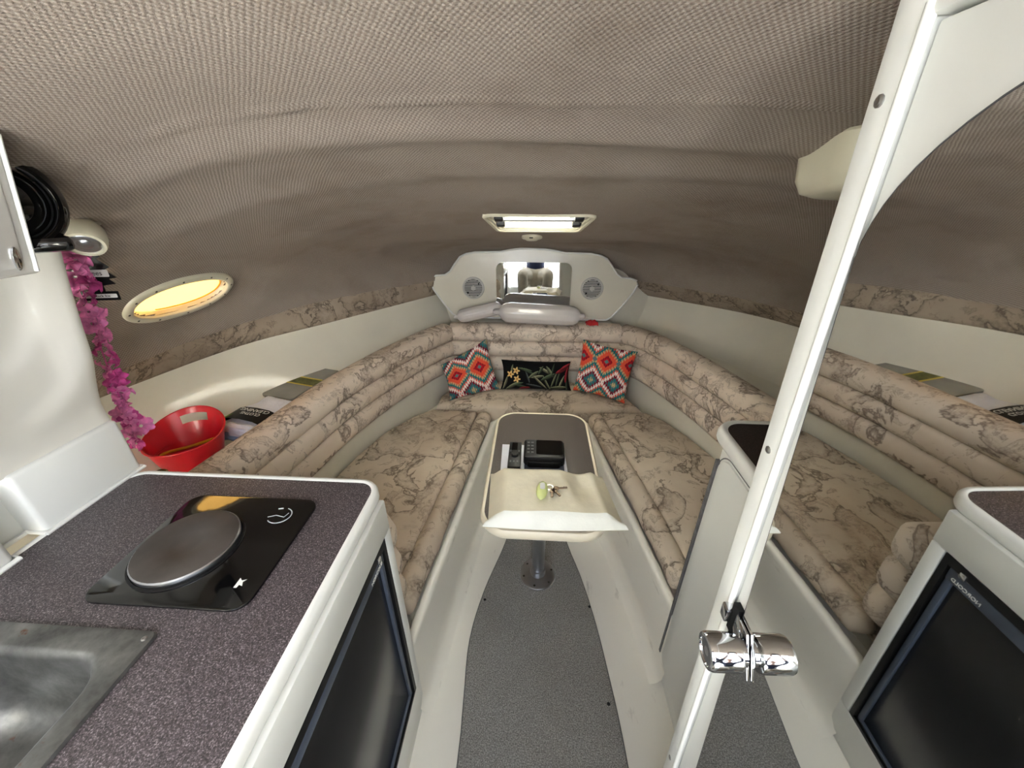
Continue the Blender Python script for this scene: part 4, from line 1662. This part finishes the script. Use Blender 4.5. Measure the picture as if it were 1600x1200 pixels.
# ---- pink flower garland
gp = smooth_path([(0, 1.535), (0.12, 1.50), (0.35, 1.40), (0.6, 1.25), (0.8, 1.13), (1.0, 0.985)], 0.02)
cpt = [(-1.068, 1.535), (-1.072, 1.50), (-1.092, 1.40), (-1.122, 1.25), (-1.138, 1.13), (-1.158, 0.96)]
root = thing('flower_garland', 'pink artificial flower garland hanging down the end of the galley moulding', 'garland', (-1.12, 0.86, 0.95))
mb = MB()
string = [V((x, 0.865, z)) for x, z in smooth_path(cpt, 0.03)]
mb.tube(string, 0.0015, 5)
mb.build('cord', pinkd, root)
rg = random.Random(5)
fl_me = []
for variant in range(3):
    mb = MB()
    for k in range(6):
        a = 2 * PI * k / 6 + variant * 0.4
        rows = []
        for i in range(5):
            f = i / 4
            w_ = 0.0135 * math.sin(PI * (0.12 + 0.80 * f))
            r_ = 0.004 + 0.028 * f
            h = 0.010 * math.sin(f * 2.6 + variant * 0.3)
            rows.append([V((r_ * math.cos(a) - s * w_ * math.sin(a), r_ * math.sin(a) + s * w_ * math.cos(a), h + 0.005 * s * s + 0.002 * math.sin(7 * f + k))) for s in (-1, -0.5, 0, 0.5, 1)])
        mb.grid(rows)
    me = bpy.data.meshes.new('flower')
    me.from_pydata([tuple(p) for p in mb.v], [], mb.f)
    me.shade_smooth()
    me.materials.append(pinkm if variant < 2 else pinkd)
    fl_me.append(me)
nf = 34
for k in range(nf):
    f = (k + 0.5) / nf
    zz = 1.53 + (0.965 - 1.53) * f
    xx = float(np.interp(-zz, [-p[1] for p in cpt], [p[0] for p in cpt]))
    o = bpy.data.objects.new('flower', fl_me[rg.choice((0, 0, 1, 1, 2))])
    C.objects.link(o)
    o.parent = root
    o.location = V((xx + rg.uniform(-0.006, 0.014), 0.865 + rg.uniform(-0.012, 0.014), zz)) - ORG[root.name]
    o.rotation_euler = (rg.uniform(0.4, 2.2), rg.uniform(-0.9, 0.9), rg.uniform(0, 6.28))
    s = rg.uniform(0.66, 0.95)
    o.scale = (s, s, s)

# ------------------------------------------------------------------ things on the port shelf
# red flexible tub, tipped slightly inboard
root = thing('red_tub', 'red flexible plastic tub with a slotted handle on the port shelf', 'tub', (-1.26, 1.11, 0.70))
Mt = Matrix.Translation((-1.262, 1.09, 0.703)) @ Matrix.Rotation(math.radians(-4), 4, 'Y') @ Matrix.Rotation(math.radians(-6), 4, 'X')
NA, NH = 72, 18
ang0 = math.radians(112)          # direction of the tall handle


def tub_pt(a, f, inner):
    h = 0.112 + 0.082 * ((1 + math.cos(a - ang0)) / 2) ** 1.6
    r = 0.085 + 0.04 * f - (0.004 if inner else 0)
    z = 0.004 + (h - 0.004) * f if inner else h * f
    return Mt @ V((r * 1.02 * math.cos(a), r * 0.98 * math.sin(a), z))


verts, faces = [], []
for inner_ in (0, 1):
    for i in range(NH + 1):
        for k in range(NA):
            verts.append(tub_pt(2 * PI * k / NA, i / NH, inner_))
gone = set()
for i in range(NH):
    for k in range(NA):
        a = 2 * PI * (k + 0.5) / NA
        for hd, sp in ((ang0, 0.42),):
            dd = math.atan2(math.sin(a - hd), math.cos(a - hd))
            if abs(dd) < sp and 13 <= i <= 15:
                gone.add((i, k))
NV_ = (NH + 1) * NA
for inner_ in (0, 1):
    for i in range(NH):
        for k in range(NA):
            if (i, k) in gone:
                continue
            q = [inner_ * NV_ + i * NA + k, inner_ * NV_ + i * NA + (k + 1) % NA, inner_ * NV_ + (i + 1) * NA + (k + 1) % NA, inner_ * NV_ + (i + 1) * NA + k]
            faces.append(tuple(q))
for k in range(NA):
    faces.append((NH * NA + k, NH * NA + (k + 1) % NA, NV_ + NH * NA + (k + 1) % NA, NV_ + NH * NA + k))
for (i, k) in gone:
    for (di, dk, e) in ((1, 0, ((1, 0), (1, 1))), (-1, 0, ((0, 0), (0, 1))), (0, 1, ((0, 1), (1, 1))), (0, -1, ((0, 0), (1, 0)))):
        if (i + di, (k + dk) % NA) not in gone:
            (a0, b0), (a1, b1) = e
            p, q = (i + a0) * NA + (k + b0) % NA, (i + a1) * NA + (k + b1) % NA
            faces.append((p, q, NV_ + q, NV_ + p))
faces.append(tuple(range(NA)))
faces.append(tuple(range(NV_ + NA - 1, NV_ - 1, -1)))
mb = MB()
mb.add(verts, faces)
mb.build('tub_body', redp, root, smooth=50)
mb = MB()
mb.tube([tub_pt(2 * PI * k / NA, 0.998, 0) for k in range(NA)], 0.0035, 8, closed=True)
mb.build('rim_bead', redp, root, smooth=70)
mb = MB()
for f in (0.50, 0.54):
    mb.tube([Mt @ V(((0.081 + 0.04 * f) * math.cos(2 * PI * k / NA), (0.079 + 0.04 * f) * math.sin(2 * PI * k / NA), 0.150 * f)) for k in range(NA)], 0.0016, 5, closed=True)
mb.build('moulded_rib', redp, root, smooth=70)
# yellow hose in the tub and olive tube by it
mb = MB()
mb.tube([Mt @ V((0.086 * math.cos(a), 0.086 * math.sin(a), 0.062 + 0.012 * math.sin(2 * a))) for a in [math.radians(d) for d in range(40, 330, 8)]], 0.006, 8)
tag(mb.build('yellow_hose', yellow, smooth=70), 'short yellow hose coiled inside the red tub', 'hose')
mb = MB()
mb.lathe([(0.018, 0), (0.018, 0.13), (0.014, 0.132), (0.014, 0.05)], 20, axis_frame((-1.135, 0.845, 0.745), (0.12, 0.05, 0.9)))
tag(mb.build('olive_tube', olive, smooth=50), 'short olive plastic tube between the red tub and the worktop', 'tube')

# pack of cleaning cloths
root = thing('cloth_pack', 'pack of white and blue cleaning cloths with black sleeve on the port shelf', 'cloth pack', (-1.17, 1.29, 0.70))
Mq = frame_from((-1.19, 1.335, 0.70), (0.16, 1.0, 0.0), (-1.0, 0.16, 0.05))


def blob(xr, yr, z0, z1, m, name, seed, puff=0.012):
    r2 = np.random.RandomState(seed).rand(6) * 6
    rows = []
    n1, n2 = 20, 20
    for i in range(n1 + 1):
        a = -1 + 2 * i / n1
        row = []
        for j in range(n2):
            th = 2 * PI * j / n2
            c, s = math.cos(th), math.sin(th)
            k = (1 - abs(a) ** 4) ** 0.35 if abs(a) < 1 else 0.15
            yy = math.copysign(abs(c) ** 0.5, c)
            zz = math.copysign(abs(s) ** 0.5, s)
            x = (xr[0] + xr[1]) / 2 + a * (xr[1] - xr[0]) / 2 + 0.004 * math.sin(5 * th + r2[0])
            wob = puff * math.sin(3.1 * a * 2 + r2[1] + 2 * th) * 0.5
            y = (yr[0] + yr[1]) / 2 + yy * (yr[1] - yr[0]) / 2 * (0.75 + 0.25 * k) + wob
            z = (z0 + z1) / 2 + zz * (z1 - z0) / 2 * max(0.3, k) + (wob * 0.6 if zz > 0 else 0)
            row.append(Mq @ V((x, y, max(0.002, z))))
        rows.append(row)
    mb = MB()
    mb.grid(rows, cv=True, caps=True)
    return mb.build(name, m, root, smooth=80)


blob((-0.105, 0.17), (-0.080, 0.085), 0.0, 0.035, clothb, 'blue_cloth', 1)
blob((-0.10, 0.165), (-0.085, 0.082), 0.034, 0.085, clothw, 'white_cloth', 2)
blob((-0.115, -0.075), (-0.085, 0.03), 0.04, 0.095, clothw, 'white_cloth', 3)
sl_ = []
for x in (-0.065, 0.028):
    sl_.append([Mq @ V((x, y, z)) for y, z in ((-0.092, 0.0), (-0.095, 0.04), (-0.088, 0.086), (-0.06, 0.096), (0.0, 0.099), (0.06, 0.095), (0.09, 0.084), (0.096, 0.04), (0.092, 0.0))])
mb = MB()
mb.grid(sl_)
sv_ = mb.build('black_sleeve', blackp, root, smooth=60)
Mtx = Mq @ Matrix.Translation((-0.006, -0.012, 0.1005)) @ Matrix.Rotation(math.radians(90), 4, 'Z')
text_part('CLEANING', 0.028, Mtx @ Matrix.Translation((0.0, -0.012, 0)), whitep, sv_)
text_part('CLOTHS', 0.024, Mtx @ Matrix.Translation((0.0, 0.014, 0)), whitep, sv_)
mb = MB()
mb.add([Mq @ V(p) for p in ((-0.064, 0.062, 0.0965), (-0.03, 0.062, 0.0965), (-0.05, 0.09, 0.086), (-0.064, 0.09, 0.086))], [(0, 1, 2, 3)])
mb.build('green_flash', greenp, sv_, smooth=0)

# tackle box
root = thing('tackle_box', 'flat smoky clear plastic tackle box with a yellow-striped label on the port shelf', 'tackle box', (-1.165, 1.70, 0.70))
Mk = frame_from((-1.175, 1.695, 0.70), (0.25, 0.97, 0), (-0.97, 0.25, 0))
mb = MB()
mb.prism(rrect(-0.165, 0.165, -0.088, 0.09, 0.018, 4), 0.0, 0.044, Mk)
mb.build('tray', tackle, root, bevel=0.004)
mb = MB()
mb.prism(rrect(-0.169, 0.169, -0.092, 0.094, 0.02, 4), 0.045, 0.060, Mk)
ld = mb.build('lid', tackle, root, bevel=0.004)
mb = MB()
mb.box(-0.028, 0.038, -0.088, 0.09, 0.0602, 0.0608, Mk)
lb = mb.build('label', olivel, ld)
for x in (-0.030, 0.040):
    mb = MB()
    mb.box(x - 0.005, x + 0.005, -0.088, 0.09, 0.0608, 0.0614, Mk)
    mb.build('yellow_stripe', yellowl, lb)
for x in (-0.09, 0.09):
    mb = MB()
    mb.box(x - 0.018, x + 0.018, -0.097, -0.088, 0.02, 0.055, Mk)
    mb.build('latch', tackle, root, bevel=0.003)

# ------------------------------------------------------------------ starboard cabinet beyond the door
root = thing('starboard_cabinet', 'white cabinet with a tall hinged door and dark laminate top beside the mirror door', 'cabinet', (0.85, 0.6, 0))
mb = MB()
mb.box(0.509, 1.30, 0.362, 0.872, 0.0, 1.055)
mb.build('cabinet_body', paint, root, bevel=0.012, seg=3)
mb = MB()
mb.prism([(y, z) for y, z in rrect(0.37, 0.855, 0.08, 1.015, 0.05, 6)], 0.0, 0.008, Matrix(((0, 0, -1, 0.512), (1, 0, 0, 0), (0, 1, 0, 0), (0, 0, 0, 1))))
cd = mb.build('cabinet_door', paint, root, bevel=0.003)
mb = MB()
mb.box(0.500, 0.5125, 0.856, 0.866, 0.10, 0.99)
mb.build('piano_hinge', greyrub, root)
mb = MB()
ring = rrect(0.36, 0.862, 0.072, 1.022, 0.055, 8)
mb.tube([V((0.511, y, z)) for y, z in ring], 0.003, 6, closed=True)
mb.build('door_gasket', greyrub, root)
root = thing('cabinet_top', 'dark brown laminate cabinet top with rounded white edge by the starboard berth', 'worktop', (0.9, 0.6, 1.055))
outer = rrect(0.482, 1.34, 0.20, 0.915, 0.07, 8)
mb = MB()
mb.prism(rrect(0.50, 1.33, 0.215, 0.897, 0.055, 8), 1.056, 1.0845)
mb.build('laminate_top', lamd, root)
mb = MB()
mb.grid(sweep(mb, outer, [(0.022, 1.086), (0.014, 1.089), (0.005, 1.086), (0.0, 1.076), (0.0, 1.062), (0.005, 1.052), (0.014, 1.049), (0.025, 1.051)], True), cu=True)
mb.build('edge_trim', rimw, root, smooth=60)

# ------------------------------------------------------------------ head bulkhead with mirror door
th_, tl_ = math.radians(-0.29), math.radians(-2.307)
nM = V((-math.cos(th_) * math.cos(tl_), -math.sin(th_) * math.cos(tl_), math.sin(tl_)))
e1 = V((-math.sin(th_), math.cos(th_), 0))
e2 = e1.cross(nM)
if e2.z < 0:
    e2 = -e2
P0 = V((0, 0, 1.64)) + nM * (-0.256)
MD = Matrix((e1, e2, nM)).transposed().to_4x4()       # local: x towards bow, y up, z towards the cabin
MD.translation = P0 - e2 * (P0.z / e2.z)              # local y = height above the sole
DJ = 0.352          # inner edge of the jamb
mb = MB()
mb.box(DJ, 0.383, 0.0, 1.98, -0.035, 0.002, MD)
mb.box(-0.45, DJ, 1.742, 1.98, -0.035, 0.002, MD)
mb.box(-0.50, -0.36, 0.0, 1.742, -0.035, 0.002, MD)
fr_ = mb.build('trim_3', paint, bevel=0.004, seg=2)
tag(fr_, 'white frame around the mirror door with exposed screws', kind='structure')
for b_ in (0.20, 0.62, 1.03, 1.38, 1.70):
    screw(fr_, MD @ V((0.369, b_, 0.002)), nM, 0.0045)
screw(fr_, MD @ V((0.335, 1.757, 0.002)), nM, 0.005)
mb = MB()
rows = []
for b_ in np.linspace(0.0, 1.75, 24):
    rows.append([MD @ V((DJ - 0.001 + 0.004 * math.cos(a), b_, 0.0005 + 0.004 * math.sin(a))) for a in [2 * PI * q / 12 for q in range(12)]])
mb.grid(rows, cv=True, caps=True)
mb.build('corner_bead', rimw, fr_, smooth=60)

door = thing('door_1', 'white head compartment door almost covered by an arched mirror', None, MD @ V((0, 0.0, 0)), kind='structure')
mb = MB()
mb.box(-0.355, DJ - 0.003, 0.02, 1.740, -0.03, -0.0048, MD)
mb.build('door_panel', paint, door, bevel=0.003)
mo = []
medge = lambda b: 0.346 - 0.049 * (1.64 - b)          # the mirror hangs a touch out of square with its frame
for k in range(17):                    # big elliptical shoulder, forward side
    a = PI / 2 * k / 16
    b_ = 1.590 + 0.136 * math.sin(a)
    mo.append((medge(1.59) - 0.22 * (1 - math.cos(a)), b_))
for k in range(17):
    a = PI / 2 * (1 - k / 16)
    mo.append((-0.332 + 0.20 * (1 - math.cos(a)), 1.590 + 0.136 * math.sin(a)))
mo += [(-0.332, 0.06), (medge(0.06), 0.06)]
mb = MB()
mb.prism(mo, -0.0045, 0.0, MD)
mb.build('mirror', mirror_m, door, smooth=0)
mb = MB()
mb.tube([MD @ V((x, y, -0.002)) for x, y in mo], 0.0022, 6, closed=True)
mb.build('mirror_edge', darkedge, door)

# knob set
KC = (0.298, 1.118)
mb = MB()
for zz in (0.003,):
    mb.prism([(KC[0] + 0.0 + x, KC[1] + y) for x, y in ((-0.022, -0.022), (0.006, -0.030), (0.030, 0.004), (0.030, 0.030), (0.004, 0.030))], 0.0008, 0.0045, MD)
pl = mb.build('knob_plate', chrome, door, bevel=0.001)
mb = MB()
Mk_ = MD @ Matrix.Translation((KC[0], KC[1], 0.0))
mb.lathe([(0.016, 0.004), (0.016, 0.010), (0.0215, 0.011), (0.0225, 0.014), (0.0225, 0.046), (0.021, 0.0495), (0.017, 0.050), (0.0165, 0.0485)], 36, Mk_)
mb.build('door_knob', chrome, door, smooth=50)
mb = MB()
mb.lathe([(0.0165, 0.0482), (0.002, 0.0486)], 30, Mk_)
mb.build('knob_cap', steel, door)
screw(pl, MD @ V((KC[0] + 0.018, KC[1] + 0.016, 0.0046)), nM, 0.003)
mb = MB()
mb.box(0.327, 0.340, 1.105, 1.155, -0.004, 0.004, MD)
mb.build('latch_slot', blackp, door)
mb = MB()
mb.box(0.336, 0.350, 1.118, 1.142, -0.002, 0.012, MD)
mb.build('latch_bolt', chrome, door, bevel=0.002)

# unseen forward wall of the head compartment, added to stop light behind the frame
mb = MB()
mb.box(0.315, 1.72, 0.345, 0.36, 0.0, 1.9)
tag(mb.build('wall_head', paint), 'white forward wall of the head compartment, added unseen to stop light', kind='structure')

# ------------------------------------------------------------------ companionway behind the camera and cockpit outside
mb = MB()
mb.box(-1.75, -0.66, -0.66, -0.60, -0.02, 1.95)
mb.box(0.50, 1.85, -0.66, -0.60, -0.02, 1.95)
mb.box(-0.66, 0.50, -0.66, -0.60, -0.02, 0.48)  # unseen companionway opening made wider to let more daylight reach the bow
tag(mb.build('wall_aft', gel, bevel=0.01), 'white aft bulkhead with the open companionway', kind='structure')
mb = MB()
mb.box(-1.75, -1.62, -0.62, -0.28, 0.0, 1.9)
mb.box(1.74, 1.85, -0.62, -0.28, 0.0, 1.9)
mb.box(-1.75, -0.66, -0.62, -0.28, 1.86, 1.92)
mb.box(0.50, 1.85, -0.62, -0.28, 1.86, 1.92)  # unseen roof gap also left wide to let more daylight in
tag(mb.build('ceiling_aft', gel), 'white coachroof either side of the open sliding hatch', kind='structure')
mb = MB()
mb.box(-1.9, 2.0, -3.6, -0.66, 0.42, 0.48)
tag(mb.build('floor_cockpit', gel), 'white cockpit floor outside the companionway', kind='structure')
for x0, x1, nm in ((-1.95, -1.35, 'wall_cockpit_port'), (1.4, 2.05, 'wall_cockpit_starboard')):
    mb = MB()
    mb.box(x0, x1, -3.6, -0.66, 0.48, 1.05)
    tag(mb.build(nm, gel, bevel=0.04, seg=3), 'white cockpit side coaming', kind='structure')
root = thing('companionway_step', 'white moulded step below the companionway', 'step', (-0.04, -0.4, 0))
mb = MB()
mb.box(-0.32, 0.24, -0.60, -0.06, 0.0, 0.19)
mb.build('step_box', gel, root, bevel=0.02, seg=3)
mb = MB()
mb.box(-0.28, 0.20, -0.58, -0.10, 0.19, 0.196)
mb.build('tread_mat', carpet, root)

# ------------------------------------------------------------------ the person holding the camera, seated in the companionway
def skin_mesh(name, chains, m, parent, sub=2):
    """chains: list of joint lists [(x, y, z, r), ...]; joints at the same place are shared"""
    vs, es, rs, idx = [], [], [], {}
    for ch in chains:
        prev = None
        for x, y, z, r in ch:
            key = (round(x, 4), round(y, 4), round(z, 4))
            if key not in idx:
                idx[key] = len(vs)
                vs.append(V((x, y, z)))
                rs.append(r)
            i = idx[key]
            if prev is not None and prev != i:
                es.append((prev, i))
            prev = i
    o0 = ORG[parent.name]
    me = bpy.data.meshes.new(name)
    me.from_pydata([tuple(p - o0) for p in vs], es, [])
    o = bpy.data.objects.new(name, me)
    C.objects.link(o)
    bm = bmesh.new()
    bm.from_mesh(me)
    lay = bm.verts.layers.skin.verify()
    bm.verts.ensure_lookup_table()
    for i, v in enumerate(bm.verts):
        v[lay].radius = (rs[i], rs[i])
        v[lay].use_root = i == 0
    bm.to_mesh(me)
    bm.free()
    md = o.modifiers.new('skin', 'SKIN')
    md.use_smooth_shade = True
    sb = o.modifiers.new('sub', 'SUBSURF')
    sb.levels = sub
    sb.render_levels = sub
    dg = bpy.context.evaluated_depsgraph_get()
    me2 = bpy.data.meshes.new_from_object(o.evaluated_get(dg))
    me2.name = name
    o.modifiers.clear()
    o.data = me2
    me2.materials.clear()
    me2.materials.append(m)
    me2.shade_smooth()
    o.parent = parent
    ORG[o.name] = o0.copy()
    return o


person = thing('person', 'person in khaki trousers and navy top seated in the companionway seen in the bow mirror', 'person', (0, -0.62, 0.48))
HP = (0.0, -0.70, 0.60)
head_c = V((0.0, -0.56, 1.37))
body = [[(0, -0.70, 0.62, 0.13), (0, -0.71, 0.78, 0.125), (0, -0.69, 0.95, 0.135), (0, -0.67, 1.08, 0.12), (0, -0.65, 1.17, 0.065), (0, -0.62, 1.23, 0.052), (0, -0.60, 1.28, 0.06)]]
for sg in (-1, 1):
    body.append([(0, -0.67, 1.08, 0.12), (sg * 0.17, -0.65, 1.11, 0.065), (sg * 0.24, -0.45, 1.20, 0.046), (sg * 0.255, -0.36, 1.28, 0.043), (sg * 0.17, -0.24, 1.43, 0.035), (sg * 0.105, -0.15, 1.56, 0.026)])
    body.append([(0, -0.70, 0.62, 0.13), (sg * 0.10, -0.66, 0.61, 0.10), (sg * 0.15, -0.42, 0.68, 0.082), (sg * 0.175, -0.21, 0.72, 0.064), (sg * 0.16, -0.22, 0.50, 0.056), (sg * 0.14, -0.25, 0.30, 0.042), (sg * 0.135, -0.255, 0.265, 0.04), (sg * 0.14, -0.16, 0.235, 0.032)])
skin_mesh('body', body, skin, person, 2)
trs = []
for sg in (-1, 1):
    trs.append([(0, -0.70, 0.63, 0.145), (sg * 0.10, -0.66, 0.615, 0.115), (sg * 0.15, -0.42, 0.685, 0.098), (sg * 0.178, -0.20, 0.725, 0.078), (sg * 0.165, -0.215, 0.50, 0.075), (sg * 0.145, -0.25, 0.30, 0.068)])
skin_mesh('trousers', trs, khaki, person, 2)
shirt = [[(0, -0.70, 0.68, 0.15), (0, -0.71, 0.80, 0.145), (0, -0.69, 0.95, 0.15), (0, -0.67, 1.08, 0.135), (0, -0.655, 1.15, 0.08)]]
for sg in (-1, 1):
    shirt.append([(0, -0.67, 1.08, 0.135), (sg * 0.17, -0.65, 1.115, 0.08), (sg * 0.24, -0.45, 1.20, 0.06), (sg * 0.255, -0.36, 1.28, 0.057), (sg * 0.19, -0.27, 1.40, 0.048)])
skin_mesh('shirt', shirt, navy, person, 2)
# head with face
rows = []
for i in range(15):
    f = i / 14
    a = PI * f
    row = []
    for k in range(24):
        b = 2 * PI * k / 24
        fy = math.sin(b)
        rx = 0.076 * math.sin(a) ** 0.8
        ry = (0.098 if fy < 0 else 0.088) * math.sin(a) ** 0.8
        z = 0.118 * math.cos(a)
        jaw = 1 - 0.22 * max(0, -z / 0.118) ** 1.5
        p = V((rx * jaw * math.cos(b), ry * jaw * fy, z))
        if fy > 0.8 and abs(p.x) < 0.016 and -0.035 < z < 0.02:
            p.y += 0.018
        if fy > 0.7 and 0.016 < abs(p.x) < 0.045 and 0.0 < z < 0.03:
            p.y -= 0.006
        row.append(head_c + p)
    rows.append(row)
mb = MB()
mb.grid(rows, cv=True)
mb.build('head', skin, person, smooth=80)
rows = []
for i in range(9):
    a = PI * 0.56 * i / 8
    row = []
    for k in range(24):
        b = 2 * PI * k / 24
        fy = math.sin(b)
        lim = a if fy < 0.35 else a * 0.62
        row.append(head_c + V((0.084 * math.sin(lim) * math.cos(b), (0.106 if fy < 0 else 0.095) * math.sin(lim) * fy, 0.126 * math.cos(lim))))
    rows.append(row)
mb = MB()
mb.grid(rows, cv=True)
mb.build('hair', hairm, person, smooth=80)
for sg in (-1, 1):
    mb = MB()
    mb.lathe([(0.003, -0.006), (0.010, -0.003), (0.012, 0.0), (0.009, 0.004), (0.002, 0.006)], 12, axis_frame(head_c + V((sg * 0.030, 0.082, 0.012)), (0, 1, 0)))
    mb.build('eye', whitep, person, smooth=80)
    mb = MB()
    mb.lathe([(0.004, -0.01), (0.022, -0.006), (0.026, 0.0), (0.018, 0.006), (0.006, 0.002)], 14, axis_frame(head_c + V((sg * 0.078, 0.0, 0.0)), (sg, 0.3, 0)))
    mb.build('ear', skin, person, smooth=80)
    # hand: palm, four fingers behind the phone, thumb on its edge
    wx, wy, wz = sg * 0.105, -0.15, 1.56
    palm = [(wx, wy, wz, 0.024), (sg * 0.098, -0.105, 1.60, 0.026), (sg * 0.092, -0.085, 1.625, 0.022)]
    chains = [palm]
    for q in range(4):
        dz = (1.5 - q) * 0.019
        chains.append([(sg * 0.092, -0.085, 1.625, 0.022), (sg * 0.084, -0.066, 1.628 + dz, 0.009), (sg * 0.062, -0.050, 1.632 + dz, 0.0085), (sg * (0.040 + 0.004 * abs(q - 1)), -0.046, 1.634 + dz, 0.0075)])
    chains.append([(sg * 0.098, -0.105, 1.60, 0.026), (sg * 0.090, -0.070, 1.585, 0.011), (sg * 0.080, -0.046, 1.592, 0.009), (sg * 0.074, -0.036, 1.606, 0.008)])
    skin_mesh('hand', chains, skin, person, 1)
    mb = MB()
    rows = []
    for i, (y, w_, h_) in enumerate(((-0.31, 0.026, 0.03), (-0.29, 0.038, 0.055), (-0.24, 0.042, 0.075), (-0.18, 0.045, 0.055), (-0.11, 0.047, 0.042), (-0.07, 0.040, 0.034), (-0.05, 0.02, 0.022))):
        rows.append([V((sg * 0.14 + w_ * math.cos(b), y, 0.199 + max(0, h_ * (0.5 + 0.5 * math.sin(b)) + 0.0))) for b in [2 * PI * k / 16 for k in range(16)]])
    mb.grid(rows, cv=True, caps=True)
    mb.build('shoe', shoem, person, smooth=60)
root = thing('phone', 'black phone held up by the person in the companionway', 'phone', (0, -0.03, 1.62))
Mph = Matrix.Translation((0, -0.034, 1.635)) @ Matrix.Rotation(math.radians(90 - 26.9), 4, 'X')
mb = MB()
mb.prism(rrect(-0.078, 0.078, -0.038, 0.038, 0.01, 4), -0.004, 0.004, Mph)
mb.build('case', blackp, root, bevel=0.002)
mb = MB()
mb.prism(rrect(-0.074, 0.074, -0.034, 0.034, 0.008, 4), 0.004, 0.0045, Mph)
mb.build('screen', blackg, root)
